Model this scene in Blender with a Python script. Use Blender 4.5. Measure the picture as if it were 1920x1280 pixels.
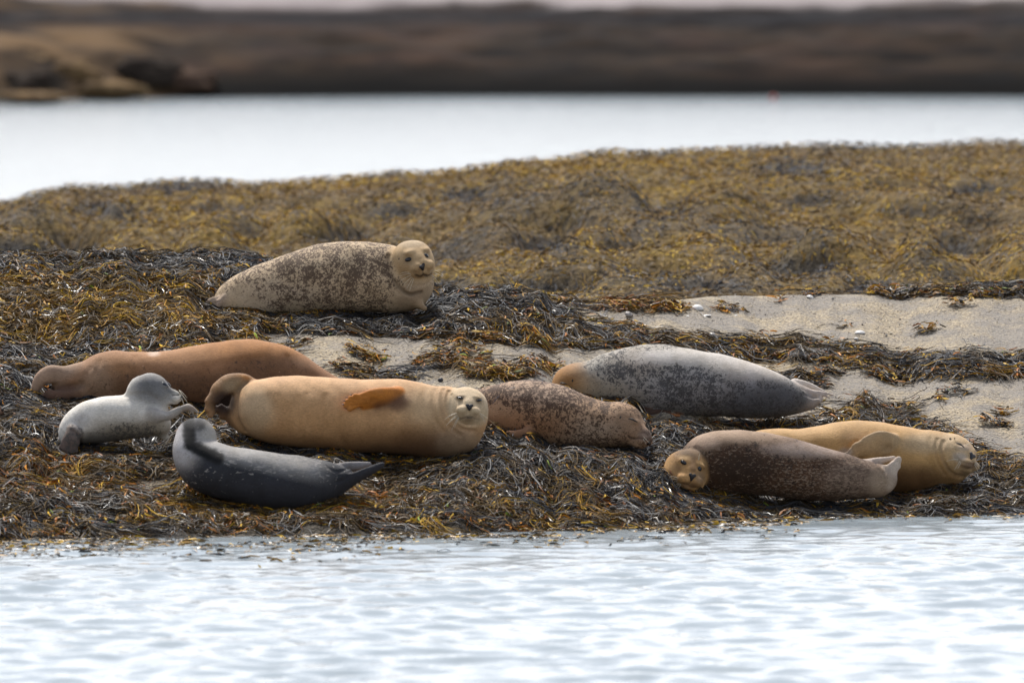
import bpy, math
import numpy as np
from mathutils import Vector

for _o in list(bpy.data.objects):
    bpy.data.objects.remove(_o)
SC = bpy.context.scene
COL = SC.collection

# ------------------------------------------------------------------ camera
F = 21333.0                       # focal length in photograph pixels (400 mm lens)
CAM_H = 3.84
PITCH = math.atan(1006.0 / F)
cam_d = bpy.data.cameras.new("camera")
cam_d.lens = 400.0
cam_d.sensor_width = 36.0
cam_d.sensor_fit = 'HORIZONTAL'
cam_d.clip_start = 1.0
cam_d.clip_end = 6000.0
cam_d.dof.use_dof = True
cam_d.dof.focus_distance = 63.3
cam_d.dof.aperture_fstop = 3.5
cam = bpy.data.objects.new("camera", cam_d)
COL.objects.link(cam)
cam.location = (0, 0, CAM_H)
cam.rotation_euler = (math.pi / 2 - PITCH, 0, 0)
SC.camera = cam

# ------------------------------------------------------------------ light
SUN_EL, SUN_AZ = 60.0, -18.0      # sun high behind the rock, slightly left of the view axis
world = bpy.data.worlds.new("World")
SC.world = world
world.use_nodes = True
wn = world.node_tree
wn.nodes.clear()
sky = wn.nodes.new('ShaderNodeTexSky')
sky.sky_type = 'NISHITA'
sky.sun_disc = False
sky.sun_elevation = math.radians(SUN_EL)
sky.sun_rotation = math.radians(SUN_AZ)
sky.air_density = 1.0
sky.dust_density = 2.0
sky.ozone_density = 1.0
hs = wn.nodes.new('ShaderNodeHueSaturation')
hs.inputs['Saturation'].default_value = 0.8
bg = wn.nodes.new('ShaderNodeBackground')
bg.inputs['Strength'].default_value = 0.12
wo = wn.nodes.new('ShaderNodeOutputWorld')
wn.links.new(sky.outputs[0], hs.inputs['Color'])
# thin bright unseen cloud, added to whiten water and fill fronts, thickest low down
wtc = wn.nodes.new('ShaderNodeTexCoord')
wsp = wn.nodes.new('ShaderNodeSeparateXYZ')
wn.links.new(wtc.outputs['Generated'], wsp.inputs[0])
wmap = wn.nodes.new('ShaderNodeMapping'); wmap.inputs['Scale'].default_value = (1.5, 1.5, 6.0)
wn.links.new(wtc.outputs['Generated'], wmap.inputs[0])
wnz = wn.nodes.new('ShaderNodeTexNoise'); wnz.inputs['Scale'].default_value = 1.6; wnz.inputs['Detail'].default_value = 4
wn.links.new(wmap.outputs[0], wnz.inputs['Vector'])
wel = wn.nodes.new('ShaderNodeMapRange'); wel.inputs['From Min'].default_value = .62; wel.inputs['From Max'].default_value = .10
wn.links.new(wsp.outputs['Z'], wel.inputs['Value'])
wcr = wn.nodes.new('ShaderNodeMapRange'); wcr.inputs['From Min'].default_value = .30; wcr.inputs['From Max'].default_value = .62
wcr.inputs['To Min'].default_value = .35
wn.links.new(wnz.outputs['Fac'], wcr.inputs['Value'])
wml = wn.nodes.new('ShaderNodeMath'); wml.operation = 'MULTIPLY'
waz = wn.nodes.new('ShaderNodeMapRange'); waz.inputs['From Min'].default_value = -.25; waz.inputs['From Max'].default_value = .5
waz.inputs['To Min'].default_value = .36
wn.links.new(wsp.outputs['Y'], waz.inputs['Value'])
wm2 = wn.nodes.new('ShaderNodeMath'); wm2.operation = 'MULTIPLY'
wn.links.new(wel.outputs[0], wm2.inputs[0]); wn.links.new(waz.outputs[0], wm2.inputs[1])
wn.links.new(wm2.outputs[0], wml.inputs[0]); wn.links.new(wcr.outputs[0], wml.inputs[1])
wmx = wn.nodes.new('ShaderNodeMix'); wmx.data_type = 'RGBA'
wn.links.new(wml.outputs[0], wmx.inputs[0]); wn.links.new(hs.outputs[0], wmx.inputs[6])
wmx.inputs[7].default_value = (17.3, 17.2, 17.5, 1)
wn.links.new(wmx.outputs[2], bg.inputs['Color'])
wn.links.new(bg.outputs[0], wo.inputs['Surface'])

sun_d = bpy.data.lights.new("sun", 'SUN')
sun_d.energy = 4.2
sun_d.angle = math.radians(12.0)
sun_d.color = (1.0, 0.965, 0.91)
sun = bpy.data.objects.new("sun", sun_d)
COL.objects.link(sun)
_el, _az = math.radians(SUN_EL), math.radians(SUN_AZ)
_dir = Vector((math.sin(_az) * math.cos(_el), math.cos(_az) * math.cos(_el), math.sin(_el)))
sun.rotation_euler = _dir.to_track_quat('Z', 'Y').to_euler()
sun.location = (-10, 90, 40)

SC.view_settings.view_transform = 'Standard'
SC.view_settings.look = 'None'
SC.view_settings.exposure = 0.25
SC.view_settings.gamma = 1.0
SC.view_settings.use_curve_mapping = False

# ------------------------------------------------------------------ helpers
rng = np.random.default_rng(7)
TH_S, TH_C = math.sin(PITCH), math.cos(PITCH)


def z_at(py, d):
    a = (640.0 - py) / F
    return CAM_H + (-TH_S + a * TH_C) / (TH_C + a * TH_S) * d


def x_at(px, py, d):
    a = (640.0 - py) / F
    return (px - 960.0) / F / (TH_C + a * TH_S) * d


def depth_on_water(py):
    a = (640.0 - py) / F
    return -CAM_H * (TH_C + a * TH_S) / (-TH_S + a * TH_C)


def tag(o, label=None, cat=None, group=None, kind=None):
    if label: o['label'] = label
    if cat: o['category'] = cat
    if group: o['group'] = group
    if kind: o['kind'] = kind
    return o


def mesh_np(name, V, Fc, mat=None, parent=None, smooth=True, attrs=None):
    """V (n,3); Fc (m,3) or (m,4) int"""
    me = bpy.data.meshes.new(name)
    V = np.ascontiguousarray(V, dtype=np.float32)
    Fc = np.ascontiguousarray(Fc, dtype=np.int32)
    k = Fc.shape[1]
    me.vertices.add(len(V)); me.vertices.foreach_set('co', V.ravel())
    me.loops.add(Fc.size); me.loops.foreach_set('vertex_index', Fc.ravel())
    me.polygons.add(len(Fc))
    me.polygons.foreach_set('loop_start', np.arange(0, Fc.size, k, dtype=np.int32))
    me.polygons.foreach_set('loop_total', np.full(len(Fc), k, dtype=np.int32))
    me.polygons.foreach_set('use_smooth', np.full(len(Fc), smooth, dtype=bool))
    me.update(calc_edges=True)
    if attrs:
        for an, av in attrs.items():
            if av.ndim == 2:
                a = me.attributes.new(an, 'FLOAT_COLOR', 'POINT')
                full = np.ones((len(V), 4), np.float32); full[:, :3] = av
                a.data.foreach_set('color', full.ravel())
            else:
                a = me.attributes.new(an, 'FLOAT', 'POINT')
                a.data.foreach_set('value', av.astype(np.float32))
    o = bpy.data.objects.new(name, me)
    COL.objects.link(o)
    if mat: me.materials.append(mat)
    if parent: o.parent = parent
    return o


def _hash(ix, iy, seed):
    n = (ix.astype(np.int64) * 374761393 + iy.astype(np.int64) * 668265263 + seed * 1442695041) & 0x7fffffff
    n = (n ^ (n >> 13)) * 1274126177 & 0x7fffffff
    n = (n ^ (n >> 16)) * 1103515245 & 0x7fffffff
    return (n & 0xffffff) / float(0xffffff)


def vnoise(x, y, seed=0):
    x = np.asarray(x, float); y = np.asarray(y, float)
    ix = np.floor(x).astype(np.int64); iy = np.floor(y).astype(np.int64)
    fx = x - ix; fy = y - iy
    fx = fx * fx * (3 - 2 * fx); fy = fy * fy * (3 - 2 * fy)
    a = _hash(ix, iy, seed); b = _hash(ix + 1, iy, seed)
    c = _hash(ix, iy + 1, seed); d = _hash(ix + 1, iy + 1, seed)
    return (a + (b - a) * fx) * (1 - fy) + (c + (d - c) * fx) * fy


def fbm(x, y, seed=0, octs=4, gain=.5):
    s = 0; a = 1.0; t = 0
    for i in range(octs):
        s = s + a * vnoise(x * 2 ** i + 17.3 * i, y * 2 ** i + 9.1 * i, seed + i)
        t += a; a *= gain
    return s / t


def sstep(a, b, x):
    t = np.clip((x - a) / (b - a), 0, 1)
    return t * t * (3 - 2 * t)


def in_poly(px, py, poly):
    inside = np.zeros(px.shape, bool)
    n = len(poly); j = n - 1
    for i in range(n):
        xi, yi = poly[i]; xj, yj = poly[j]
        c = ((yi > py) != (yj > py)) & (px < (xj - xi) * (py - yi) / (yj - yi + 1e-9) + xi)
        inside ^= c
        j = i
    return inside


# ------------------------------------------------------------------ node helpers
def new_mat(name):
    m = bpy.data.materials.new(name); m.use_nodes = True
    nt = m.node_tree; nt.nodes.clear()
    out = nt.nodes.new('ShaderNodeOutputMaterial')
    b = nt.nodes.new('ShaderNodeBsdfPrincipled')
    nt.links.new(b.outputs[0], out.inputs[0])
    return m, nt, b


def N(nt, typ, **kw):
    n = nt.nodes.new(typ)
    for k, v in kw.items():
        if k.startswith('i_'):
            n.inputs[k[2:].replace('_', ' ')].default_value = v
        else:
            setattr(n, k, v)
    return n


def noise(nt, scale, detail=4, rough=.55, dist=0.0, vec=None):
    n = N(nt, 'ShaderNodeTexNoise'); n.inputs['Scale'].default_value = scale
    n.inputs['Detail'].default_value = detail; n.inputs['Roughness'].default_value = rough
    n.inputs['Distortion'].default_value = dist
    if vec is not None: nt.links.new(vec, n.inputs['Vector'])
    return n


def ramp(nt, src, stops, interp='LINEAR'):
    r = N(nt, 'ShaderNodeValToRGB'); r.color_ramp.interpolation = interp
    els = r.color_ramp.elements
    while len(els) < len(stops): els.new(0.5)
    for e, (p, c) in zip(els, stops):
        e.position = p
        e.color = (*c, 1) if hasattr(c, '__len__') else (c, c, c, 1)
    nt.links.new(src, r.inputs[0])
    return r


def mix(nt, fac, a, b, blend='MIX'):
    m = N(nt, 'ShaderNodeMix', data_type='RGBA', blend_type=blend)
    for s, v in ((0, fac), (6, a), (7, b)):
        if hasattr(v, 'is_linked'): nt.links.new(v, m.inputs[s])
        elif s == 0: m.inputs[s].default_value = v
        else: m.inputs[s].default_value = (*v, 1)
    return m.outputs[2]


def math_n(nt, op, a, b=None, clamp=False):
    m = N(nt, 'ShaderNodeMath', operation=op, use_clamp=clamp)
    for s, v in ((0, a), (1, b)):
        if v is None: continue
        if hasattr(v, 'is_linked'): nt.links.new(v, m.inputs[s])
        else: m.inputs[s].default_value = v
    return m.outputs[0]


def bump(nt, bsdf, h, strength, dist):
    b = N(nt, 'ShaderNodeBump'); b.inputs['Strength'].default_value = strength
    b.inputs['Distance'].default_value = dist
    nt.links.new(h, b.inputs['Height']); nt.links.new(b.outputs[0], bsdf.inputs['Normal'])
    return b


def attr(nt, name):
    a = N(nt, 'ShaderNodeAttribute'); a.attribute_name = name
    return a


# ------------------------------------------------------------------ masks in ground coordinates
SAND = [
    [(1075, 574), (1200, 560), (1320, 556), (1500, 550), (1600, 550), (1700, 558), (2600, 556), (2600, 672), (1930, 664), (1700, 664),
     (1640, 664), (1580, 648), (1400, 636), (1240, 628), (1190, 610), (1090, 602)],
    [(1380, 680), (1500, 676), (1600, 686), (1650, 712), (1940, 712), (2600, 716), (2600, 890), (1940, 872), (1870, 846),
     (1780, 806), (1700, 764), (1600, 754), (1560, 764), (1500, 720)],
    [(495, 628), (700, 634), (860, 645), (1000, 652), (1130, 656), (1260, 662), (1180, 700), (1000, 742), (900, 748),
     (620, 728), (560, 695), (515, 655), (498, 640)],
    [(1195, 762), (1610, 760), (1560, 786), (1420, 808), (1300, 816), (1225, 808)],
    [(255, 900), (330, 896), (345, 918), (260, 925)],
]
PATCH = [  # weed lying on the bare rock: (cx, cy, rx, ry, gold)
    (825, 682, 50, 9, .8), (935, 702, 70, 12, .9), (1010, 686, 38, 7, .9), (905, 676, 14, 5, .9), (860, 662, 40, 5, .8),
    (700, 700, 60, 6, .4), (640, 692, 24, 4, .8), (700, 672, 22, 6, .8), (665, 664, 14, 4, .9), (720, 708, 70, 7, .2),
    (1190, 574, 80, 9, .95), (1255, 578, 40, 7, .9), (1370, 580, 30, 4, .9), (1466, 562, 9, 3, .9), (1520, 556, 12, 3, .6),
    (1780, 551, 150, 5, .55), (1900, 549, 60, 5, .3), (1800, 574, 26, 3, .7), (1744, 620, 20, 4, .9), (1590, 612, 8, 3, .9),
    (1520, 712, 26, 8, .5), (1500, 706, 14, 5, .9), (1548, 728, 12, 3, .8), (1760, 752, 10, 5, .8), (1885, 776, 16, 5, .7),
    (1690, 700, 60, 12, .5), (1330, 798, 60, 6, .3), (1260, 790, 30, 5, .3), (1110, 626, 20, 4, .8), (1560, 700, 30, 5, .4),
    (1800, 740, 40, 3, .4), (1870, 800, 30, 5, .5), (560, 648, 20, 3, .6), (1420, 792, 50, 6, .4),
]


def weed_mask(px, py):
    wx = px + 34 * (fbm(px / 30, py / 9, 61, 3) - .5)
    wy = py + 8 * (fbm(px / 30, py / 9, 71, 3) - .5)
    m = np.ones(np.shape(px))
    for p in SAND: m[in_poly(wx, wy, p)] = 0
    for cx, cy, rx, ry, g in PATCH:
        m = np.maximum(m, (((wx - cx) / rx) ** 2 + ((wy - cy) / ry) ** 2 < 1) * 1.0)
    return m


GOLDZ = [  # (cx, cy, rx, ry, gold, orange)
    (170, 585, 270, 50, .85, .12), (330, 620, 160, 24, .7, .2), (40, 540, 120, 24, .8, .0), (60, 620, 120, 30, .7, .1), (120, 900, 180, 45, .5, .9), (60, 935, 120, 30, .4, .8),
    (280, 960, 260, 36, .6, .8), (640, 950, 240, 34, .55, .7), (790, 930, 120, 30, .6, .6), (420, 960, 120, 25, .55, .4),
    (1060, 640, 190, 24, .45, .4), (1450, 650, 160, 22, .4, .5), (1180, 575, 120, 12, .9, .7), (920, 700, 120, 20, .9, .3),
    (830, 682, 60, 12, .8, .6), (1010, 688, 40, 10, .9, .3), (1700, 690, 100, 22, .3, .1), (1480, 930, 60, 14, .6, .4), (1780, 900, 160, 30, .2, .5),
    (1200, 950, 150, 22, .35, .7), (740, 858, 90, 14, .2, .1), (1640, 775, 190, 25, .25, .2), (1780, 546, 160, 12, .5, .3), (860, 955, 90, 26, .5, .6),
    (1000, 990, 300, 12, .4, .4), (1700, 950, 200, 12, .15, .4),
]
DARKZ = [(100, 675, 130, 34), (330, 510, 170, 26), (760, 590, 210, 30), (1000, 590, 110, 14), (1080, 850, 220, 36),
         (1180, 830, 90, 26), (1350, 640, 90, 18), (1820, 690, 120, 22), (1500, 950, 220, 20), (120, 965, 100, 24),
         (250, 870, 80, 22), (200, 830, 120, 26), (680, 610, 130, 20), (40, 780, 110, 26), (40, 480, 170, 14)]


def gold_of(px, py):
    g = .10 + .30 * fbm(px / 90, py / 28, 5, 3)
    o = .2 + .4 * fbm(px / 120, py / 40, 15, 2)
    for cx, cy, rx, ry, gg, oo in GOLDZ:
        w = np.exp(-(((px - cx) / rx) ** 2 + ((py - cy) / ry) ** 2))
        g = g * (1 - w) + (gg * 1.25) * w
        o = o * (1 - w) + oo * w
    for cx, cy, rx, ry in DARKZ:
        w = np.exp(-(((px - cx) / rx) ** 2 + ((py - cy) / ry) ** 2))
        g = g * (1 - .85 * w)
    g = g * (.25 + 1.5 * vnoise(px / 26, py / 8, 91))
    return np.clip(g, 0, 1), np.clip(o, 0, 1)


# ------------------------------------------------------------------ the ground
def I(px, pts):
    return np.interp(px, [p[0] for p in pts], [p[1] for p in pts])


SHORE = [(-600, 1022), (0, 1012), (400, 1003), (640, 1001), (1000, 996), (1250, 988), (1330, 980), (1420, 972), (1600, 967), (1920, 964), (2500, 960)]
CREST = [(-600, 505), (0, 496), (200, 491), (480, 490), (600, 515), (750, 545), (820, 556), (1000, 562), (1100, 577),
         (1200, 570), (1350, 559), (1500, 555), (1700, 552), (1920, 545), (2500, 530)]
LEN = [(-600, 5.9), (480, 5.9), (850, 5.1), (2500, 4.8)]
MOUND = [(-700, 640), (-400, 520), (-120, 425), (0, 383), (60, 365), (130, 350), (220, 352), (300, 344), (380, 345), (470, 352), (560, 344),
         (650, 338), (740, 328), (800, 330), (880, 318), (960, 304), (1040, 300), (1130, 287), (1250, 288), (1400, 283), (1480, 279), (1560, 275), (1700, 280), (1840, 272), (1920, 275), (2500, 288)]


def prof(u):
    return np.clip(1.22 * u - .22 * u * u, 0, 1)


SEATS = [(402, 584, 40, 16), (600, 588, 180, 16), (500, 578, 90, 14), (330, 754, 270, 16), (90, 745, 50, 18), (215, 838, 100, 18), (128, 850, 40, 16), (650, 848, 190, 16), (820, 852, 70, 14),
         (430, 945, 110, 18), (560, 955, 110, 18), (650, 910, 60, 18), (1060, 832, 160, 12), (1190, 826, 45, 12), (1330, 780, 160, 10), (1240, 784, 50, 10), (1460, 940, 200, 20), (1290, 936, 64, 22),
         (1740, 920, 90, 14), (1640, 918, 60, 12), (1810, 895, 36, 20), (355, 776, 30, 10), (-40, 782, 60, 14), (1670, 905, 30, 20), (1540, 756, 30, 12), (400, 782, 40, 14)]


def seat_w(px, py):
    w = np.zeros(np.shape(px))
    for cx, cy, rx, ry in SEATS:
        w = np.maximum(w, np.exp(-((((px - cx) / (rx * 1.05)) ** 4 + ((py - cy - 4) / (ry * 1.3)) ** 4))))
    return w


def ground_near(x, d, lumps=True):
    px = 960 + F * x / d
    pys = I(px, SHORE) + 12 * (fbm(px / 70, px * 0 + 2.5, 77, 4) - .5); pyc = I(px, CREST); L = I(px, LEN)
    ds = depth_on_water(pys)
    u = (d - ds) / L
    uc = np.clip(u, 0, 1)
    py = pys + (pyc - pys) * prof(uc)
    dd = np.where(u < 0, ds, np.where(u > 1, ds + L, d))
    z = z_at(py, dd)
    v = np.maximum(d - (ds + L), 0)
    z = z - np.where(v < 1.5, .16 * v * v, .36 + .48 * (v - 1.5))
    z = np.where(u < 0, -.10 * (ds - d) - .004, z)
    z = np.maximum(z, -1.2)
    if lumps:
        m = weed_mask(px, py) * sstep(-.12, .04, u)
        mh = m * weed_mask(px, py - 11) * weed_mask(px, py + 9)
        mm = np.where(u < 0, sstep(-.06, 0, u), 1)
        big = (fbm(x * 1.6, d * 1.6, 3, 3) - .5) * .10
        small = np.abs(fbm(x * 5.0, d * 5.0, 8, 4) - .5) * 2
        sw = seat_w(px, py)
        big = big * (1 - sw) - .02 * sw; mh = mh * (1 - .9 * sw)
        thin = 1 - .78 * sstep(1000, 1250, px) * sstep(740, 690, py)
        big = big * (.25 + .75 * mh)
        z = z + mm * (big * thin + mh * thin * (.006 + .075 * (small - .2)))
        z = z + mm * (1 - m) * ((fbm(x * 9, d * 9, 21, 3) - .5) * .012 + (fbm(x * .5, d * 1.8, 25, 2) - .5) * .03)
    else:
        m = None
    return z, px, py, m


DM = [(1490, 322, 95, 16), (1515, 382, 60, 13), (1500, 505, 75, 24), (1020, 462, 60, 20), (880, 372, 75, 13), (640, 445, 60, 14), (1080, 420, 70, 12), (1250, 395, 60, 12), (1800, 470, 70, 16),
      (1700, 400, 60, 12), (200, 400, 80, 13), (60, 480, 90, 22), (420, 395, 60, 10), (330, 360, 70, 8), (1330, 540, 120, 14), (1000, 540, 130, 13), (1820, 360, 60, 14), (740, 405, 40, 10), (1640, 545, 90, 12), (860, 540, 60, 14)]


def mound_dark(x, y, z):
    px = 960 + F * x / y; py = 640 - F * ((z - CAM_H) / y * TH_C + TH_S)
    px = px + 30 * (fbm(x * 3, y * 3, 601, 2) - .5); py = py + 14 * (fbm(x * 3, y * 3, 603, 2) - .5)
    w = np.zeros(np.shape(px))
    for a, b_, c, d in DM: w = np.maximum(w, np.exp(-(((px - a) / c) ** 2 + ((py - b_) / d) ** 2) ** 1.5))
    return w


def ground_mound(x, d):
    px = 960 + F * x / d
    pym = I(px, MOUND)
    d0, d1 = 69.5, 83.0
    um = (d - d0) / (d1 - d0)
    uc = np.clip(um, 0, 1)
    py = 600 + (pym - 600) * (1.35 * uc - .35 * uc * uc)
    z = z_at(py, np.clip(d, d0, d1))
    z = z - np.where(um < 0, (d0 - d) * .35, 0) - np.where(um > 1, ((d - d1) * .25 + (np.maximum(d - d1, 0) ** 2) * .08), 0)
    edge = sstep(0, .2, uc) * (1 - .93 * sstep(.50, .95, uc))
    l1 = (fbm(x * .9, d * .55, 31, 3) - .5)
    l2 = np.abs(fbm(x * 1.5, d * 1.1, 37, 2) - .5)
    z = z + edge * (.62 * l1 + .60 * (l2 - .12) + .10 * (fbm(x * 3.1, d * 2.0, 39, 3) - .5))
    z = z - .07 * mound_dark(x, d, z) * edge
    return np.maximum(z, -1.2)


def grid(xs, ys, zf):
    X, Y = np.meshgrid(xs, ys)
    Z = zf(X, Y)
    nx, ny = len(xs), len(ys)
    V = np.stack([X, Y, Z], -1).reshape(-1, 3)
    i = np.arange(nx * ny).reshape(ny, nx)
    Fc = np.stack([i[:-1, :-1], i[:-1, 1:], i[1:, 1:], i[1:, :-1]], -1).reshape(-1, 4)
    return V, Fc, X, Y


def span(a, b, da, pad_a=None, pad_b=None, grow=1.25):
    c = list(np.arange(a, b + da * .5, da))
    s = da
    if pad_b is not None:
        x = c[-1]
        while x < pad_b:
            s *= grow; x += s; c.append(min(x, pad_b))
    s = da
    pre = []
    if pad_a is not None:
        x = c[0]
        while x > pad_a:
            s *= grow; x -= s; pre.append(max(x, pad_a))
    return np.array(pre[::-1] + c)


# near rock
m_rock, nt, b = new_mat("granite_and_weed_bed")
tc = N(nt, 'ShaderNodeTexCoord')
gcoord = tc.outputs['Object']
n1 = noise(nt, 70, 3, .7, vec=gcoord)
n2 = noise(nt, 2.6, 4, .6, vec=gcoord)
n3 = noise(nt, 26, 3, .6, vec=gcoord)
vor = N(nt, 'ShaderNodeTexVoronoi'); vor.inputs['Scale'].default_value = 55
nt.links.new(gcoord, vor.inputs['Vector'])
c1 = ramp(nt, n1.outputs['Fac'], [(.34, (.10, .085, .065)), (.48, (.34, .28, .19)), (.60, (.62, .53, .38))])
c2 = ramp(nt, vor.outputs['Distance'], [(.0, (.70, .55, .33)), (.35, (.40, .305, .19)), (.8, (.15, .13, .11))])
cA = mix(nt, .5, c1.outputs[0], c2.outputs[0])
grey = ramp(nt, n2.outputs['Fac'], [(.42, 0.0), (.56, 1.0)])
cA = mix(nt, math_n(nt, 'MULTIPLY', grey.outputs[0], .6), cA, (.20, .19, .185))
mpc = N(nt, 'ShaderNodeMapping'); mpc.inputs['Scale'].default_value = (.5, 2.6, .5)
nt.links.new(gcoord, mpc.inputs[0])
n6 = noise(nt, 3.0, 5, .65, .6, mpc.outputs[0])
seam = ramp(nt, n6.outputs['Fac'], [(.485, 0.0), (.498, 1.0), (.506, 0.0)])
cA = mix(nt, math_n(nt, 'MULTIPLY', seam.outputs[0], .7), cA, (.09, .075, .06))
aw = attr(nt, "weed")
cB = mix(nt, n3.outputs['Fac'], (.018, .014, .010), (.05, .036, .018))
colr = mix(nt, aw.outputs['Fac'], cA, cB)
aw2 = attr(nt, "wet")
colr = mix(nt, aw2.outputs['Fac'], colr, (.03, .026, .02))
nt.links.new(colr, b.inputs['Base Color'])
b.inputs['Roughness'].default_value = .8
b.inputs['Specular IOR Level'].default_value = .25
hsum = math_n(nt, 'ADD', n1.outputs['Fac'], math_n(nt, 'MULTIPLY', vor.outputs['Distance'], -.9))
bump(nt, b, hsum, 1.0, .012)

xs = span(-3.6, 3.6, .022, -14, 14)
ys = span(58.3, 67.2, .022, 55.5, 70.5)
store = {}


def _zn(X, Y):
    z, px, py, m = ground_near(X, Y)
    store['m'] = m; store['px'] = px; store['py'] = py
    return z


V, Fc, GX, GY = grid(xs, ys, _zn)
GXS, GYS, GZ = xs, ys, V[:, 2].reshape(len(ys), len(xs))
_u = V[:, 2]
wet = sstep(.06, .0, _u) * (1 - store['m'].ravel())
rock = mesh_np("rock_ground", V, Fc, m_rock, attrs={"weed": store['m'].ravel(), "wet": wet})
tag(rock, "low bare granite shelf where the seals lie", "rock", kind="structure")


def gz(x, y):
    """height of the finished near ground, bilinear"""
    x = np.clip(x, GXS[0], GXS[-1] - 1e-4); y = np.clip(y, GYS[0], GYS[-1] - 1e-4)
    i = np.clip(np.searchsorted(GXS, x, side='right') - 1, 0, len(GXS) - 2)
    j = np.clip(np.searchsorted(GYS, y, side='right') - 1, 0, len(GYS) - 2)
    fx = (x - GXS[i]) / (GXS[i + 1] - GXS[i]); fy = (y - GYS[j]) / (GYS[j + 1] - GYS[j])
    return (GZ[j, i] * (1 - fx) + GZ[j, i + 1] * fx) * (1 - fy) + (GZ[j + 1, i] * (1 - fx) + GZ[j + 1, i + 1] * fx) * fy


def ground_depth(px, py):
    """depth at which the smooth ground is seen at a pixel of the photograph"""
    lo = depth_on_water(I(px, SHORE)); L = I(px, LEN); pys = I(px, SHORE); pyc = I(px, CREST)
    t = (py - pys) / (pyc - pys)
    u = (1.22 - math.sqrt(max(1.22 ** 2 - 4 * .22 * t, 0))) / (2 * .22)
    return float(lo + u * L)


# mound behind
m_mnd, nt, b = new_mat("weed_mound_bed")
tc = N(nt, 'ShaderNodeTexCoord')
n1 = noise(nt, 1.6, 5, .6, vec=tc.outputs['Object'])
n2 = noise(nt, 12, 5, .7, vec=tc.outputs['Object'])
ca = ramp(nt, n1.outputs['Fac'], [(.35, (.06, .05, .04)), (.5, (.17, .11, .04)), (.62, (.28, .18, .04))])
cb = ramp(nt, n2.outputs['Fac'], [(.35, (.02, .018, .015)), (.55, (.13, .085, .025)), (.72, (.26, .19, .07))])
dm_ = attr(nt, 'dkm')
nt.links.new(mix(nt, dm_.outputs['Fac'], mix(nt, .5, ca.outputs[0], cb.outputs[0]), (.05, .048, .047)), b.inputs['Base Color'])
b.inputs['Roughness'].default_value = .8
b.inputs['Specular IOR Level'].default_value = .15
bump(nt, b, n2.outputs['Fac'], 1.0, .05)
xs = span(-4.6, 4.6, .05, -22, 26)
ys = span(68.0, 86, .06, 66.5, 94)
V, Fc, _, _ = grid(xs, ys, ground_mound)
MXS, MYS, MZ = xs, ys, V[:, 2].reshape(len(ys), len(xs))
mdk = .8 * np.clip(1.0 * mound_dark(V[:, 0], V[:, 1], V[:, 2]) + .5 * sstep(.54, .66, fbm(V[:, 0] * 1.2 + 5, V[:, 1] * .8, 117, 3)), 0, 1)
mound = mesh_np("mound_terrain", V, Fc, m_mnd, attrs={"dkm": mdk})
tag(mound, "blurred weed covered rock ridge behind the seals", "ridge", kind="structure")


def mz(x, y):
    x = np.clip(x, MXS[0], MXS[-1] - 1e-4); y = np.clip(y, MYS[0], MYS[-1] - 1e-4)
    i = np.clip(np.searchsorted(MXS, x, side='right') - 1, 0, len(MXS) - 2)
    j = np.clip(np.searchsorted(MYS, y, side='right') - 1, 0, len(MYS) - 2)
    fx = (x - MXS[i]) / (MXS[i + 1] - MXS[i]); fy = (y - MYS[j]) / (MYS[j + 1] - MYS[j])
    return (MZ[j, i] * (1 - fx) + MZ[j, i + 1] * fx) * (1 - fy) + (MZ[j + 1, i] * (1 - fx) + MZ[j + 1, i + 1] * fx) * fy


# far bank
def ground_far(x, d):
    px = 960 + F * x / d
    ds = 150.0 - 3.0 * sstep(500, -200, px) + 1.4 * (fbm(x * .25, x * 0 + 3, 41, 3) - .5)
    u = d - ds
    top = 1.03 + .10 * (fbm(x * .22, d * 0 + 7, 43, 3) - .5) + .10 * sstep(900, 1900, px)
    z = top * (1 - np.exp(-np.maximum(u, 0) / 2.2)) * 1.02
    z = z + np.maximum(u - 7.0, 0) * .085
    z = np.where(u > 30, z - (u - 30) * .03, z)
    amp = sstep(0, 1.5, u)
    z = z + amp * ((fbm(x * .5, d * .5, 47, 4) - .5) * .16 + (fbm(x * 1.7, d * 1.7, 49, 4) - .5) * .22)
    return np.where(u < 0, u * .2 - .02, z)


m_far, nt, b = new_mat("far_bank")
tc = N(nt, 'ShaderNodeTexCoord')
mp = N(nt, 'ShaderNodeMapping'); mp.inputs['Scale'].default_value = (.34, .34, 2.6)
nt.links.new(tc.outputs['Object'], mp.inputs[0])
n1 = noise(nt, 1.0, 5, .6, vec=mp.outputs[0]); n2 = noise(nt, 2.4, 5, .7, 1.0, mp.outputs[0])
ca = ramp(nt, n1.outputs['Fac'], [(.38, (.003, .003, .004)), (.48, (.012, .008, .006)), (.57, (.038, .021, .015)), (.68, (.07, .04, .028))])
cb = ramp(nt, n2.outputs['Fac'], [(.38, (.003, .003, .004)), (.6, (.045, .028, .015))])
cw = mix(nt, .45, ca.outputs[0], cb.outputs[0])
sp = N(nt, 'ShaderNodeSeparateXYZ'); nt.links.new(tc.outputs['Object'], sp.inputs[0])
zz = math_n(nt, 'ADD', sp.outputs['Z'], math_n(nt, 'MULTIPLY', math_n(nt, 'SUBTRACT', n1.outputs['Fac'], .5), .7))
wl = ramp(nt, sp.outputs['Z'], [(.12, 0.0), (.42, 1.0)])
cw = mix(nt, 1.0, cw, wl.outputs[0], 'MULTIPLY')
gf = attr(nt, "gold")
cw = mix(nt, gf.outputs['Fac'], cw, (.125, .078, .04))
rm = attr(nt, "rim")
cw = mix(nt, math_n(nt, 'MULTIPLY', rm.outputs['Fac'], .85), cw, (.004, .004, .006))
db = attr(nt, "pale")
cw = mix(nt, db.outputs['Fac'], cw, (.27, .235, .23))
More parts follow.
